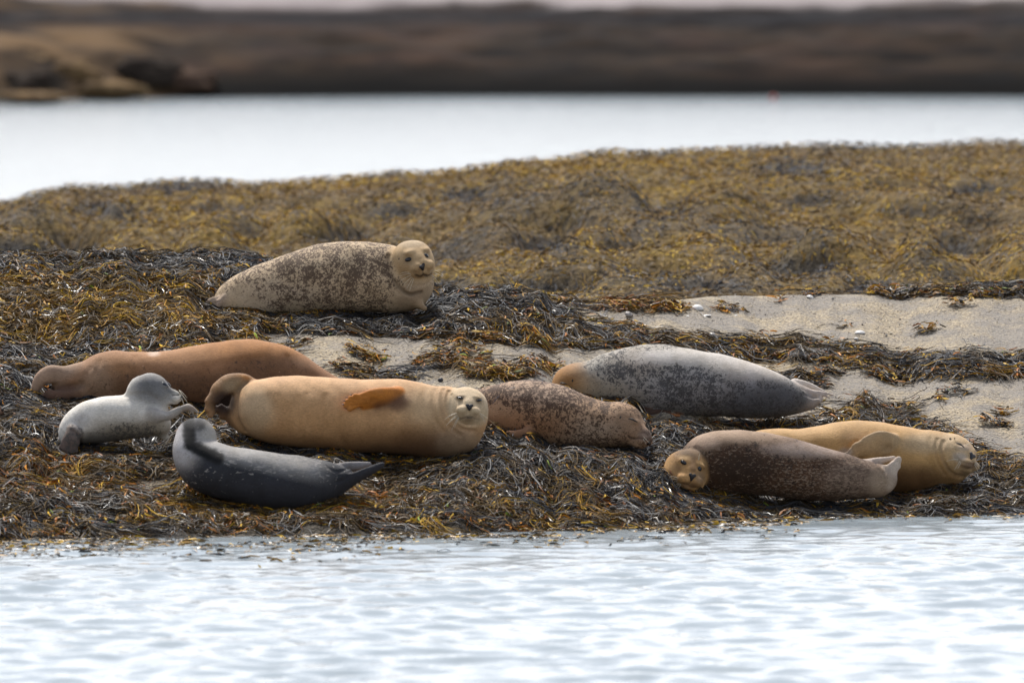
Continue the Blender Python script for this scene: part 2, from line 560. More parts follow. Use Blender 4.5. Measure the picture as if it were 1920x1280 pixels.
nt.links.new(cw, b.inputs['Base Color']); b.inputs['Roughness'].default_value = .9; b.inputs['Specular IOR Level'].default_value = .06
xs = span(-10, 10, .18, -160, 160, 1.12); ys = span(144, 166, .16, 140, 260, 1.1)
V, Fc, FX, FY = grid(xs, ys, ground_far)
fpx = 960 + F * V[:, 0] / V[:, 1]
rimd = np.exp(-((V[:, 2] - .95) / .09) ** 2) * (V[:, 1] < 162)
pale = sstep(1.00, 1.10, V[:, 2] + .30 * (fbm(V[:, 0] * .8, V[:, 1] * .1, 55, 4) - .5)) * sstep(155.5, 157.5, V[:, 1])
gold = sstep(330, 60, fpx) * sstep(.35, .6, fbm(V[:, 0] * .9, V[:, 1] * .9, 57, 3)) * .9 * sstep(1.0, .8, V[:, 2]) + .35 * sstep(520, 250, fpx) * sstep(.4, .65, fbm(V[:, 0] * 1.6, V[:, 1] * 1.6, 58, 3))
far = mesh_np("far_terrain", V, Fc, m_far, attrs={"pale": pale, "gold": np.clip(gold * 1.25, 0, 1), "rim": rimd})
tag(far, "dark far shore across the channel", "shore", kind="structure")

# ------------------------------------------------------------------ water
WAVES = []
_r = np.random.default_rng(11)
for lam, amp, n in ((2.4, .0050, 5), (1.15, .0042, 9), (.62, .0046, 13), (.33, .0036, 18), (.19, .0027, 18)):
    for _ in range(n):
        th = _r.normal(-1.45, .62)
        l = lam * _r.uniform(.75, 1.3)
        WAVES.append((2 * math.pi / l * math.cos(th), 2 * math.pi / l * math.sin(th), amp * _r.uniform(.4, 1.1) / math.sqrt(n) * 1.9, _r.uniform(0, 6.28)))


def water_z(X, Y):
    z = np.zeros_like(X)
    for kx, ky, a, p in WAVES:
        ph = kx * X + ky * Y + p
        s = np.sin(ph)
        z += a * (s + .25 * (1 - np.cos(2 * ph)) * .5)
    px = 960 + F * X / Y
    ds = depth_on_water(I(px, SHORE))
    u = ds - Y
    near = .12 + .5 * sstep(.0, 1.0, u) + .38 * sstep(.8, 4.0, u)
    far_ = sstep(-6, -3, -(Y - 62)) if False else 1
    amp = np.where(Y > 63, .8, near)
    amp = amp * sstep(30, 44, Y) * (1 - sstep(92, 130, Y))
    gust = .55 + .9 * fbm(X * .45, Y * .22, 81, 3)
    return z * amp * gust


m_wat, nt, b = new_mat("sea_water")
b.inputs['Base Color'].default_value = (.29, .335, .36, 1)
b.inputs['Roughness'].default_value = .13
b.inputs['IOR'].default_value = 1.333
tc = N(nt, 'ShaderNodeTexCoord')
mp = N(nt, 'ShaderNodeMapping'); mp.inputs['Scale'].default_value = (1, 1.5, 1)
nt.links.new(tc.outputs['Object'], mp.inputs[0])
n1 = noise(nt, 7, 4, .55, .3, vec=mp.outputs[0])
bump(nt, b, n1.outputs['Fac'], .35, .02)
xs = span(-3.9, 3.9, .03, -3000, 3000, 1.2)
ys = np.concatenate([span(47.5, 62.2, .028, -300, 64, 1.2), span(66, 98, .16, None, 4000, 1.12)])
V, Fc, _, _ = grid(xs, ys, water_z)
water = mesh_np("sea_water", V, Fc, m_wat)
tag(water, "pale rippled sea water around the rocks", "water", kind="structure")

# ------------------------------------------------------------------ seaweed
m_weed, nt, b = new_mat("wrack_fronds")
ac = attr(nt, "col")
nt.links.new(ac.outputs['Color'], b.inputs['Base Color'])
ar = attr(nt, "rgh")
nt.links.new(ar.outputs['Fac'], b.inputs['Roughness'])
nt.links.new(math_n(nt, 'SUBTRACT', .58, math_n(nt, 'MULTIPLY', ar.outputs['Fac'], .62), True), b.inputs['Specular IOR Level'])

PAL = {
    'slate': np.array([[.020, .020, .023], [.034, .035, .040], [.012, .011, .012], [.055, .055, .058]]),
    'brown': np.array([[.058, .034, .012], [.09, .055, .02], [.036, .023, .010], [.12, .078, .03]]),
    'gold': np.array([[.36, .18, .012], [.25, .13, .014], [.52, .31, .02], [.16, .09, .015]]),
    'orange': np.array([[.34, .11, .008], [.21, .068, .008], [.45, .17, .01], [.13, .047, .01]]),
    'pale': np.array([[.17, .145, .115], [.26, .225, .19], [.11, .092, .07]]),
    'green': np.array([[.12, .17, .02], [.2, .26, .03]]),
}


def pick(pal, n, r):
    P = PAL[pal]
    return P[r.integers(0, len(P), n)]


def fronds(name, x, y, th, length, width, col, rgh, zf, r, K=7, lift=.05, curl=1.0, seat=None, bend=None):
    n = len(x)
    t = np.linspace(0, 1, K)
    seg = (length / (K - 1))[:, None]
    dth = r.normal(0, .34 * curl, (n, K)) + (r.normal(0, .28 * curl, n))[:, None]
    if bend is not None: dth = bend + dth * .3
    ang = th[:, None] + np.cumsum(dth, 1)
    X = x[:, None] + np.cumsum(np.cos(ang) * seg, 1) - np.cos(ang[:, :1]) * seg
    Y = y[:, None] + np.cumsum(np.sin(ang) * seg, 1) - np.sin(ang[:, :1]) * seg
    base = zf(X, Y)
    lay = r.uniform(.1, 1, n) ** 1.5 * lift
    lay = lay[:, None]
    if seat is not None: lay = lay * (1 - .9 * seat(X.ravel(), Y.ravel()).reshape(X.shape))
    arch = np.sin(t * math.pi)[None, :] * r.uniform(0, .35, n)[:, None] * np.minimum(length, .12)[:, None] * .35
    Z = base + lay + arch * (np.minimum(1, lay / .02) if seat is not None else 1) + r.normal(0, .1, (n, K)) * width[:, None]
    prof_w = np.sin(np.clip(t * .88 + .12, 0, 1) * math.pi) ** .4
    prof_w[-1] = .25
    W = width[:, None] * prof_w[None, :] * .5
    roll = r.normal(0, .65, n)[:, None] + np.cumsum(r.normal(0, .22, (n, K)), 1)
    sx = -np.sin(ang); sy = np.cos(ang)
    cr, sr = np.cos(roll), np.sin(roll)
    L = np.stack([X - sx * W * cr, Y - sy * W * cr, Z - W * sr], -1)
    M = np.stack([X, Y, Z + W * .35], -1)
    R = np.stack([X + sx * W * cr, Y + sy * W * cr, Z + W * sr], -1)
    V = np.stack([L, M, R], 2).reshape(-1, 3)
    idx = np.arange(n * K * 3).reshape(n, K, 3)
    f1 = np.stack([idx[:, :-1, 0], idx[:, :-1, 1], idx[:, 1:, 1], idx[:, 1:, 0]], -1).reshape(-1, 4)
    f2 = np.stack([idx[:, :-1, 1], idx[:, :-1, 2], idx[:, 1:, 2], idx[:, 1:, 1]], -1).reshape(-1, 4)
    tone = .55 + .9 * fbm(x * 5, y * 5, 301, 3)
    shade = (tone[:, None] * (1 + r.normal(0, .10, (n, K))))[:, :, None, None]
    C = np.clip(np.broadcast_to(col[:, None, None, :] * shade, (n, K, 3, 3)), 0, 1).reshape(-1, 3)
    Rg = np.repeat(rgh, K * 3)
    return V, np.concatenate([f1, f2]), C, Rg


def join(parts):
    Vs, Fs, Cs, Rs = [], [], [], []; o = 0
    for V, Fc, C, Rg in parts:
        Vs.append(V); Fs.append(Fc + o); Cs.append(C); Rs.append(Rg); o += len(V)
    return np.concatenate(Vs), np.concatenate(Fs), np.concatenate(Cs), np.concatenate(Rs)


def scatter(n, x0, x1, y0, y1, r):
    return r.uniform(x0, x1, n), r.uniform(y0, y1, n)


def flow(x, y):
    a = 2.2 * math.pi * fbm(x * 1.1, y * 1.1, 101, 2) + 3.0 * (vnoise(x * 3.7, y * 3.7, 105) - .5)
    return a


r = np.random.default_rng(21)


def near_pixels(x, y):
    z, px, py, m = ground_near(x, y, lumps=False)
    return px, py


def visible_band(x, y):
    px = 960 + F * x / y
    ds = depth_on_water(I(px, SHORE)); L = I(px, LEN)
    return (y > ds - .05) & (y < ds + L + .9)


def keep_ends(x, y, th, length, r, drop=.9):
    x2 = x + np.cos(th) * length * .8; y2 = y + np.sin(th) * length * .8
    a, b_ = near_pixels(x2, y2)
    return (weed_mask(a, b_) > .5) | (r.random(len(x)) > drop)


def seat_xy(x, y):
    a, b_ = near_pixels(x, y)
    return seat_w(a, b_)


parts = []
# long dark strands
x, y = scatter(150000, -4.2, 4.2, 58.8, 67.0, r)
k = visible_band(x, y); x, y = x[k], y[k]
px, py = near_pixels(x, y)
k = weed_mask(px, py) > .5
x, y, px, py = x[k], y[k], px[k], py[k]
g, o = gold_of(px, py)
u = r.random(len(x))
isg = u < g * .85
n = len(x)
col = pick('slate', n, r)
br = r.random(n) < (.16 + .8 * g); col[br] = pick('brown', br.sum(), r)
pl = r.random(n) < .05; col[pl] = pick('pale', pl.sum(), r)
col[isg] = pick('gold', isg.sum(), r)
ior = isg & (r.random(n) < o); col[ior] = pick('orange', ior.sum(), r)
length = r.uniform(.06, .26, n) * (1 - .35 * isg)
width = r.uniform(.003, .0066, n) * (1 + .4 * isg)
rgh = np.where(isg | br, r.uniform(.55, .8, n), r.uniform(.45, .65, n))
th = flow(x, y) + r.normal(0, .33, n)
ke = keep_ends(x, y, th, length, r)
x, y, th, length, width, col, rgh = x[ke], y[ke], th[ke], length[ke], width[ke], col[ke], rgh[ke]
parts.append(fronds('s', x, y, th, length, width, col, rgh, gz, r, K=7, lift=.03, curl=.75, seat=seat_xy))
# locks: bundles of long fronds draped together down the slope
nc = 9500
cx, cy = scatter(nc, -4.2, 4.2, 58.9, 66.9, r)
px, py = near_pixels(cx, cy)
k = visible_band(cx, cy) & (weed_mask(px, py) > .5); cx, cy, px, py = cx[k], cy[k], px[k], py[k]
cg, co = gold_of(px, py)
nb = len(cx); rep = r.integers(7, 22, nb); ci = np.repeat(np.arange(nb), rep); n = len(ci)
K_ = 10
head = (flow(cx, cy) * .45 - 1.2) + r.normal(0, .55, nb)
head = np.where(r.random(nb) < .35, head + math.pi * r.choice([-.5, .5], nb), head)
bend = (r.normal(0, .16, (nb, K_)) + r.normal(0, .13, nb)[:, None])[ci]
length = r.uniform(.16, .42, nb)[ci] * r.uniform(.7, 1.1, n)
th = head[ci] + r.normal(0, .16, n)
sd = r.normal(0, .022, n); x = cx[ci] - np.sin(th) * sd; y = cy[ci] + np.cos(th) * sd
lk = r.random(nb); lockcol = np.where(lk < cg * .35, 2, np.where(lk < .2 + cg * 1.0, 1, 0))[ci]
col = pick('slate', n, r); m1 = lockcol == 1; col[m1] = pick('brown', m1.sum(), r); m2 = lockcol == 2; col[m2] = pick('gold', m2.sum(), r) * .85
pl = r.random(n) < .05; col[pl] = pick('pale', pl.sum(), r)
rgh = np.where(lockcol == 0, r.uniform(.42, .62, n), r.uniform(.62, .8, n))
ke = keep_ends(x, y, th, length, r, 1.0)
P_ = [a[ke] for a in (x, y, th, length, col, rgh, bend)]
parts.append(fronds('l', P_[0], P_[1], P_[2], P_[3], r.uniform(.0028, .0056, ke.sum()), P_[4], P_[5], gz, r, K=K_, lift=.055, curl=.5, seat=seat_xy, bend=P_[6]))
# tangled, tightly curled tufts
nc = 900
cx, cy = scatter(nc, -3.6, 3.6, 59.4, 66.8, r)
px, py = near_pixels(cx, cy)
k = visible_band(cx, cy) & (weed_mask(px, py) > .5); cx, cy, px, py = cx[k], cy[k], px[k], py[k]
cg, co = gold_of(px, py)
rep = r.integers(14, 34, len(cx))
ci = np.repeat(np.arange(len(cx)), rep); n = len(ci)
an = r.uniform(0, 2 * math.pi, len(cx))[ci] + r.normal(0, .55, n)
x = cx[ci] + r.normal(0, .03, n); y = cy[ci] + r.normal(0, .03, n)
col = pick('slate', n, r); br = r.random(n) < .25 + cg[ci]; col[br] = pick('brown', br.sum(), r)
pl = r.random(n) < .15; col[pl] = pick('pale', pl.sum(), r)
rgh = r.uniform(.2, .4, n)
length = r.uniform(.08, .24, n)
ke = keep_ends(x, y, an, length, r, 1.0)
x, y, an, length, col, rgh = x[ke], y[ke], an[ke], length[ke], col[ke], rgh[ke]; n = len(x)
parts.append(fronds('t', x, y, an, length, r.uniform(.004, .007, n), col, rgh, gz, r, K=9, lift=.05, curl=1.0, seat=seat_xy))
# short flat golden tips
x, y = scatter(150000, -4.2, 4.2, 58.8, 67.0, r)
k = visible_band(x, y) & (vnoise(x * 11, y * 11, 401) > .46); x, y = x[k], y[k]
px, py = near_pixels(x, y)
g, o = gold_of(px, py)
k = (weed_mask(px, py) > .5) & (r.random(len(x)) < .02 + g * 2.3)
x, y, g, o = x[k], y[k], g[k], o[k]; n = len(x)
col = pick('gold', n, r); ior = r.random(n) < o; col[ior] = pick('orange', ior.sum(), r)
dk = r.random(n) < .35; col[dk] = pick('brown', dk.sum(), r)
pl = r.random(n) < .09; col[pl] = pick('pale', pl.sum(), r)
gr = r.random(n) < .02; col[gr] = pick('green', gr.sum(), r)
parts.append(fronds('g', x, y, flow(x, y) + r.normal(0, 1.1, n), r.uniform(.025, .08, n), r.uniform(.006, .0145, n), col,
                    r.uniform(.5, .75, n), gz, r, K=4, lift=.058, curl=1.3, seat=seat_xy))
# sprinkled on the patches
PX, PY, PG = [], [], []
for cx_, cy_, rx, ry, gg in PATCH:
    k_ = int(rx * ry * .42)
    aa = r.uniform(0, 2 * math.pi, k_); rr = np.sqrt(r.random(k_)) * 1.05
    PX.append(cx_ + rx * rr * np.cos(aa)); PY.append(cy_ + ry * rr * np.sin(aa)); PG.append(np.full(k_, gg))
PX, PY, PG = map(np.concatenate, (PX, PY, PG))
D_ = np.array([ground_depth(a, c) for a, c in zip(PX, PY)])
x = (PX - 960) / F * D_; y = D_; n = len(x)
ig = r.random(n) < PG
col = pick('slate', n, r); col[ig] = pick('gold', ig.sum(), r)
ior = ig & (r.random(n) < .35); col[ior] = pick('orange', ior.sum(), r)
br = r.random(n) < .3; col[br] = pick('brown', br.sum(), r)
parts.append(fronds('p', x, y, flow(x, y) + r.normal(0, .9, n), r.uniform(.02, .075, n), r.uniform(.005, .014, n), col,
                    r.uniform(.5, .75, n), gz, r, K=5, lift=.035, curl=1.2, seat=seat_xy))
V, Fc, C, Rg = join(parts)
w1 = mesh_np("seaweed", V, Fc, m_weed, attrs={"col": C, "rgh": Rg})
tag(w1, "dark and golden rockweed strewn over the rock around the seals", "seaweed", kind="stuff")
print("seaweed verts", len(V))

# loose grit and barnacle grains on the bare rock
n = 16000
x, y = scatter(n, -3.4, 3.4, 60.5, 66.6, r)
px, py = near_pixels(x, y)
k = visible_band(x, y) & (weed_mask(px, py) < .5) & (vnoise(x * 3, y * 6, 501) > .35); x, y = x[k], y[k]; n = len(x)
sz = r.uniform(.0018, .0055, n) * (1 + 1.2 * (r.random(n) < .03))
oc = np.array([[1, 0, 0], [0, 1, 0], [-1, 0, 0], [0, -1, 0], [0, 0, 1], [0, 0, -1]], float)
rot = r.uniform(0, 6.28, n); c_, s_ = np.cos(rot), np.sin(rot)
Q = oc[None] * (sz[:, None, None] * r.uniform(.6, 1.4, (n, 6, 1)))
V = np.stack([Q[..., 0] * c_[:, None] - Q[..., 1] * s_[:, None] + x[:, None], Q[..., 0] * s_[:, None] + Q[..., 1] * c_[:, None] + y[:, None], Q[..., 2] * .8 + (gz(x, y) + sz * .4)[:, None]], -1).reshape(-1, 3)
ft = np.array([[0, 1, 4], [1, 2, 4], [2, 3, 4], [3, 0, 4], [1, 0, 5], [2, 1, 5], [3, 2, 5], [0, 3, 5]])
Fc = (ft[None] + (np.arange(n) * 6)[:, None, None]).reshape(-1, 3)
gc = np.array([[.46, .37, .24], [.36, .29, .19], [.16, .13, .11], [.28, .26, .23], [.52, .46, .36]])[r.integers(0, 5, n)]
w0 = mesh_np("gravel", V, Fc, m_weed, smooth=False, attrs={"col": np.repeat(gc, 6, 0), "rgh": np.full(len(V), .85)})
tag(w0, "fine grit and barnacle grains sprinkled over the bare rock slab", "gravel", kind="stuff")

# weed bits floating along the waterline
n = 5200
px = r.uniform(-120, 1500, n); off = np.abs(r.normal(0, 1, n)) * np.where(px < 700, 20, 13)
px2 = r.uniform(1500, 2000, 500); off2 = np.abs(r.normal(0, 7, 500))
px = np.concatenate([px, px2]); off = np.concatenate([off, off2]); n = len(px)
clump = vnoise(px / 45, off / 7, 203) > .38
px, off = px[clump], off[clump]; n = len(px)
y = depth_on_water(I(px, SHORE) - 3 + off); x = (px - 960) / F * y
col = pick('brown', n, r); ig = r.random(n) < .45; col[ig] = pick('gold', ig.sum(), r)
ig = r.random(n) < .2; col[ig] = pick('slate', ig.sum(), r)
P_ = fronds('f', x, y, r.uniform(0, 6.28, n), r.uniform(.02, .09, n), r.uniform(.006, .014, n), col, r.uniform(.3, .5, n),
            lambda a, c: water_z(a, c) - .006, r, K=5, lift=.016, curl=1.2)
w2 = mesh_np("floating_seaweed", P_[0], P_[1], m_weed, attrs={"col": P_[2], "rgh": P_[3]})
tag(w2, "loose brown weed scraps floating along the waterline", "seaweed", kind="stuff")

# mound weed
n = 330000
x, y = scatter(n, -7.0, 7.2, 69.5, 85.5, r)
g = sstep(.40, .58, fbm(x * .9, y * .6, 111, 4))
dk = sstep(.54, .66, fbm(x * 1.2 + 5, y * .8, 117, 3)) * .6
dk = np.maximum(dk * .9, mound_dark(x, y, mz(x, y)) * 1.15)
ig = r.random(n) < .10 + .8 * g
col = pick('brown', n, r) * 2.3
col[ig] = pick('gold', ig.sum(), r) * np.array([.92, 1.0, 1.6])
pl = r.random(n) < .22; col[pl] = pick('pale', pl.sum(), r) * .9
sl = r.random(n) < .06 + .70 * dk; col[sl] = pick('slate', sl.sum(), r) * 2.0
P_ = fronds('m', x, y, r.uniform(0, 6.28, n), r.uniform(.02, .06, n), r.uniform(.005, .0115, n), col, r.uniform(.6, .85, n),
            mz, r, K=3, lift=.05, curl=1.0)
w3 = mesh_np("seaweed", P_[0], P_[1], m_weed, attrs={"col": P_[2], "rgh": P_[3]})
tag(w3, "golden brown weed blanket on the ridge behind the seals", "seaweed", kind="stuff")

# ------------------------------------------------------------------ seals: distance fields meshed with surface nets
# local design space: X = photograph px, Y = depth away (px), Z = -photograph py
f4 = np.float32


def smin(a, b, k):
    h = np.maximum(k - np.abs(a - b), 0) / k
    return np.minimum(a, b) - h * h * k * .25


def smax(a, b, k):
    return -smin(-a, -b, k)


def catmull(P, step):
    P = np.asarray(P, float)
    Q = np.vstack([2 * P[0] - P[1], P, 2 * P[-1] - P[-2]])
    out = []
    for i in range(1, len(Q) - 2):
        L = np.linalg.norm(Q[i + 1, :3] - Q[i, :3]); m = max(1, int(math.ceil(L / step)))
        for t in np.arange(m) / m:
            a = .5 * (2 * Q[i] + (Q[i + 1] - Q[i - 1]) * t + (2 * Q[i - 1] - 5 * Q[i] + 4 * Q[i + 1] - Q[i + 2]) * t * t
                      + (-Q[i - 1] + 3 * Q[i] - 3 * Q[i + 1] + Q[i + 2]) * t ** 3)
            out.append(a)
    out.append(P[-1])
    return np.array(out)


def px3(n):
    return [n[0], n[2], -n[1]] + list(n[3:])


class Chain:
    """tube of elliptical section through nodes (px, py, depth, r_in_plane, r_across); B = axis of r_across"""
    def __init__(s, nodes, step=6.0, B=(0, 1, 0), flat=0):
        s.n = catmull([px3(n) for n in nodes], step)
        s.B = np.array(B, float) / np.linalg.norm(B)
        s.box = (s.n[:, :3] - s.n[:, 3:].max(1)[:, None]).min(0), (s.n[:, :3] + s.n[:, 3:].max(1)[:, None]).max(0)

    def __call__(s, P, margin=26.0):
        d = np.full(len(P), 1e3, f4)
        for a, b in zip(s.n[:-1], s.n[1:]):
            A, Bp = a[:3], b[:3]; ab = Bp - A; L = np.linalg.norm(ab)
            if L < 1e-6: continue
            T = ab / L
            Rm = max(a[3], a[4], b[3], b[4]) + margin
            mid = (A + Bp) / 2
            k = np.nonzero((np.abs(P[:, 0] - mid[0]) < L / 2 + Rm) & (np.abs(P[:, 2] - mid[2]) < L / 2 + Rm) & (np.abs(P[:, 1] - mid[1]) < L / 2 + Rm))[0]
            if not len(k): continue
            q = P[k] - A.astype(f4)
            t = np.clip(q @ (T / L).astype(f4), 0, 1)
            Bx = s.B - T * (s.B @ T); Bx /= max(np.linalg.norm(Bx), 1e-6)
            Nx = np.cross(T, Bx)
            al = q @ T.astype(f4) - t * L
            un = q @ Nx.astype(f4); vb = q @ Bx.astype(f4)
            rv = a[3] + (b[3] - a[3]) * t; rd = a[4] + (b[4] - a[4]) * t
            rm = np.minimum(rv, rd)
            k0 = np.sqrt((un / rv) ** 2 + (vb / rd) ** 2 + (al / rm) ** 2) + 1e-6
            k1 = np.sqrt((un / rv ** 2) ** 2 + (vb / rd ** 2) ** 2 + (al / rm ** 2) ** 2) + 1e-6
            d[k] = np.minimum(d[k], k0 * (k0 - 1) / k1)
        return d


class Ell:
    def __init__(s, c, r, M=None):
        s.c = np.array(c, float); s.r = np.array(r, float); s.M = np.eye(3) if M is None else M
        R_ = s.r.max(); s.box = s.c - R_, s.c + R_

    def __call__(s, P):
        q = (P - s.c.astype(f4)) @ s.M.astype(f4)
        k0 = np.sqrt(((q / s.r.astype(f4)) ** 2).sum(1)) + 1e-6
        k1 = np.sqrt(((q / (s.r ** 2).astype(f4)) ** 2).sum(1)) + 1e-6
        return k0 * (k0 - 1) / k1


def head_frame(yaw, pitch, roll):
    """columns: right (as seen from the front), forward, up. yaw 0 looks at the camera, +yaw turns to image right; roll + is clockwise"""
    y, p, r_ = map(math.radians, (yaw, pitch, roll))
    Fw = np.array([math.sin(y) * math.cos(p), -math.cos(y) * math.cos(p), math.sin(p)])
    Rt = np.array([math.cos(y), math.sin(y), 0.0])
    Up = np.cross(Rt, Fw); Up = Up / np.linalg.norm(Up)
    if Up[2] < 0: Up = -Up
    R2 = Rt * math.cos(r_) - Up * math.sin(r_)
    U2 = Up * math.cos(r_) + Rt * math.sin(r_)
    return np.stack([R2, Fw, U2], 1)


class Head:
    def __init__(s, px, py, dy, R, yaw=0, pitch=0, roll=0, ml=1.0, wide=1.0, slim=1.0):
        s.c = np.array([px, dy, -py], float); s.R = R; s.M = head_frame(yaw, pitch, roll); s.ml = ml
        w = wide
        def E(c, r): return Ell(s.pt(c), np.array(r) * R, s.M)
        m = ml
        s.cran = E((0, 0, 0), (.97 * w, 1.0, .93))
        s.cheek = [E((sx * .34 * w, .35, -.36), (.50 * w, .55, .46)) for sx in (-1, 1)]
        s.bridge = E((0, .72 * m, -.10), (.34 * slim, .52 * m, .36))
        s.pads = [E((sx * .23 * slim, 1.06 * m, -.36), (.27 * slim, .33, .25)) for sx in (-1, 1)]
        s.chin = E((0, .86 * m, -.62), (.34 * slim, .34 * m, .20))
        s.nose = E((0, 1.22 * m, -.20), (.15, .13, .12))
        s.brow = [E((sx * .38, .80, .33), (.22, .16, .10)) for sx in (-1, 1)]
        s.box = s.c - R * 1.7 * m, s.c + R * 1.7 * m

    def pt(s, c):
        return s.c + s.M @ (np.array(c, float) * s.R)

    def __call__(s, P):
        R = s.R
        d = s.cran(P)
        for c in s.cheek: d = smin(d, c(P), .35 * R)
        d = smin(d, s.bridge(P), .38 * R)
        d = smin(d, s.chin(P), .22 * R)
        for p in s.pads: d = smin(d, p(P), .13 * R)
        d = smin(d, s.nose(P), .12 * R)
        for p in s.brow: d = smin(d, p(P), .16 * R)
        return d


def poly_dist(P, line, reach):
    """distance of points to a 3-D polyline; 1e3 beyond reach"""
    line = np.asarray(line, float); d = np.full(len(P), 1e3, f4)
    lo, hi = line.min(0) - reach, line.max(0) + reach
    k = np.nonzero(np.all((P > lo) & (P < hi), 1))[0]
    if not len(k): return d
    Q = P[k]; dd = np.full(len(k), 1e3, f4)
    for A, B_ in zip(line[:-1], line[1:]):
        ab = B_ - A; L2 = max(ab @ ab, 1e-6)
        t = np.clip((Q - A) @ ab / L2, 0, 1)
        dd = np.minimum(dd, np.linalg.norm(Q - A - t[:, None] * ab, axis=1))
    d[k] = dd
    return d


def surface_nets(fn, lo, hi, h, cs=4):
    lo = np.asarray(lo, float) - h * 3
    n = np.ceil((np.asarray(hi) - lo + h * 6) / (h * cs)).astype(int)
    ax = [lo[i] + h * cs * (np.arange(n[i]) + .5) - h * .5 for i in range(3)]
    C = np.stack(np.meshgrid(*ax, indexing='ij'), -1).reshape(-1, 3).astype(f4)
    vc = fn(C)
    act = (np.abs(vc) < h * cs * 1.9 + 2).reshape(n)
    sign = np.where(vc < 0, -50., 50.).astype(f4).reshape(n)
    big = lambda a: a.repeat(cs, 0).repeat(cs, 1).repeat(cs, 2)
    Vv = big(sign); A = big(act)
    idx = np.argwhere(A)
    Pf = (lo + idx * h).astype(f4)
    Vv[idx[:, 0], idx[:, 1], idx[:, 2]] = fn(Pf)
    S = Vv < 0
    nx, ny, nz = Vv.shape
    corners = [(i, j, k) for i in (0, 1) for j in (0, 1) for k in (0, 1)]
    cnt = np.zeros((nx - 1, ny - 1, nz - 1), np.int8)
    for i, j, k in corners: cnt += S[i:nx - 1 + i, j:ny - 1 + j, k:nz - 1 + k]
    cells = np.argwhere((cnt > 0) & (cnt < 8))
    ids = np.full((nx - 1, ny - 1, nz - 1), -1, np.int32)
    ids[cells[:, 0], cells[:, 1], cells[:, 2]] = np.arange(len(cells))
    cv = {c: Vv[cells[:, 0] + c[0], cells[:, 1] + c[1], cells[:, 2] + c[2]] for c in corners}
    acc = np.zeros((len(cells), 3)); num = np.zeros(len(cells))
    for a in range(3):
        o1, o2 = [i for i in range(3) if i != a]
        for u in (0, 1):
            for v in (0, 1):
                c0 = [0, 0, 0]; c0[o1] = u; c0[o2] = v; c1 = list(c0); c1[a] = 1
                va, vb = cv[tuple(c0)], cv[tuple(c1)]
                m = (va < 0) != (vb < 0)
                t = np.where(m, va / np.where(va == vb, 1, va - vb), 0)
                p = np.tile(np.array(c0, float), (len(cells), 1)); p[:, a] = t
                acc += p * m[:, None]; num += m
    Vt = lo + (cells + acc / np.maximum(num, 1)[:, None]) * h
    faces = []
    for a in range(3):
        b_, c_ = (a + 1) % 3, (a + 2) % 3
        sl0 = [slice(1, -1)] * 3; sl1 = [slice(1, -1)] * 3
        sl0[a] = slice(0, Vv.shape[a] - 1); sl1[a] = slice(1, Vv.shape[a])
        s0, s1 = S[tuple(sl0)], S[tuple(sl1)]
        e = np.argwhere(s0 != s1)
        inside0 = s0[e[:, 0], e[:, 1], e[:, 2]]
        off = np.array([1, 1, 1]); off[a] = 0
        e = e + off
        def cid(db, dc):
            q = e.copy(); q[:, b_] -= db; q[:, c_] -= dc
            return ids[q[:, 0], q[:, 1], q[:, 2]]
        quad = np.stack([cid(1, 1), cid(0, 1), cid(0, 0), cid(1, 0)], 1)
        quad[~inside0] = quad[~inside0][:, ::-1]
        faces.append(quad)
    Fq = np.concatenate(faces)
    Fq = Fq[(Fq >= 0).all(1)]
    # light smoothing
    E = np.concatenate([Fq[:, [0, 1]], Fq[:, [1, 2]], Fq[:, [2, 3]], Fq[:, [3, 0]]])
    for it in range(1):
        acc = np.zeros_like(Vt); num = np.bincount(E[:, 0], minlength=len(Vt)) + np.bincount(E[:, 1], minlength=len(Vt))
        for a in range(3):
            acc[:, a] = np.bincount(E[:, 0], Vt[E[:, 1], a], len(Vt)) + np.bincount(E[:, 1], Vt[E[:, 0], a], len(Vt))
        Vt = Vt * .6 + .4 * acc / np.maximum(num, 1)[:, None]
    return Vt, Fq


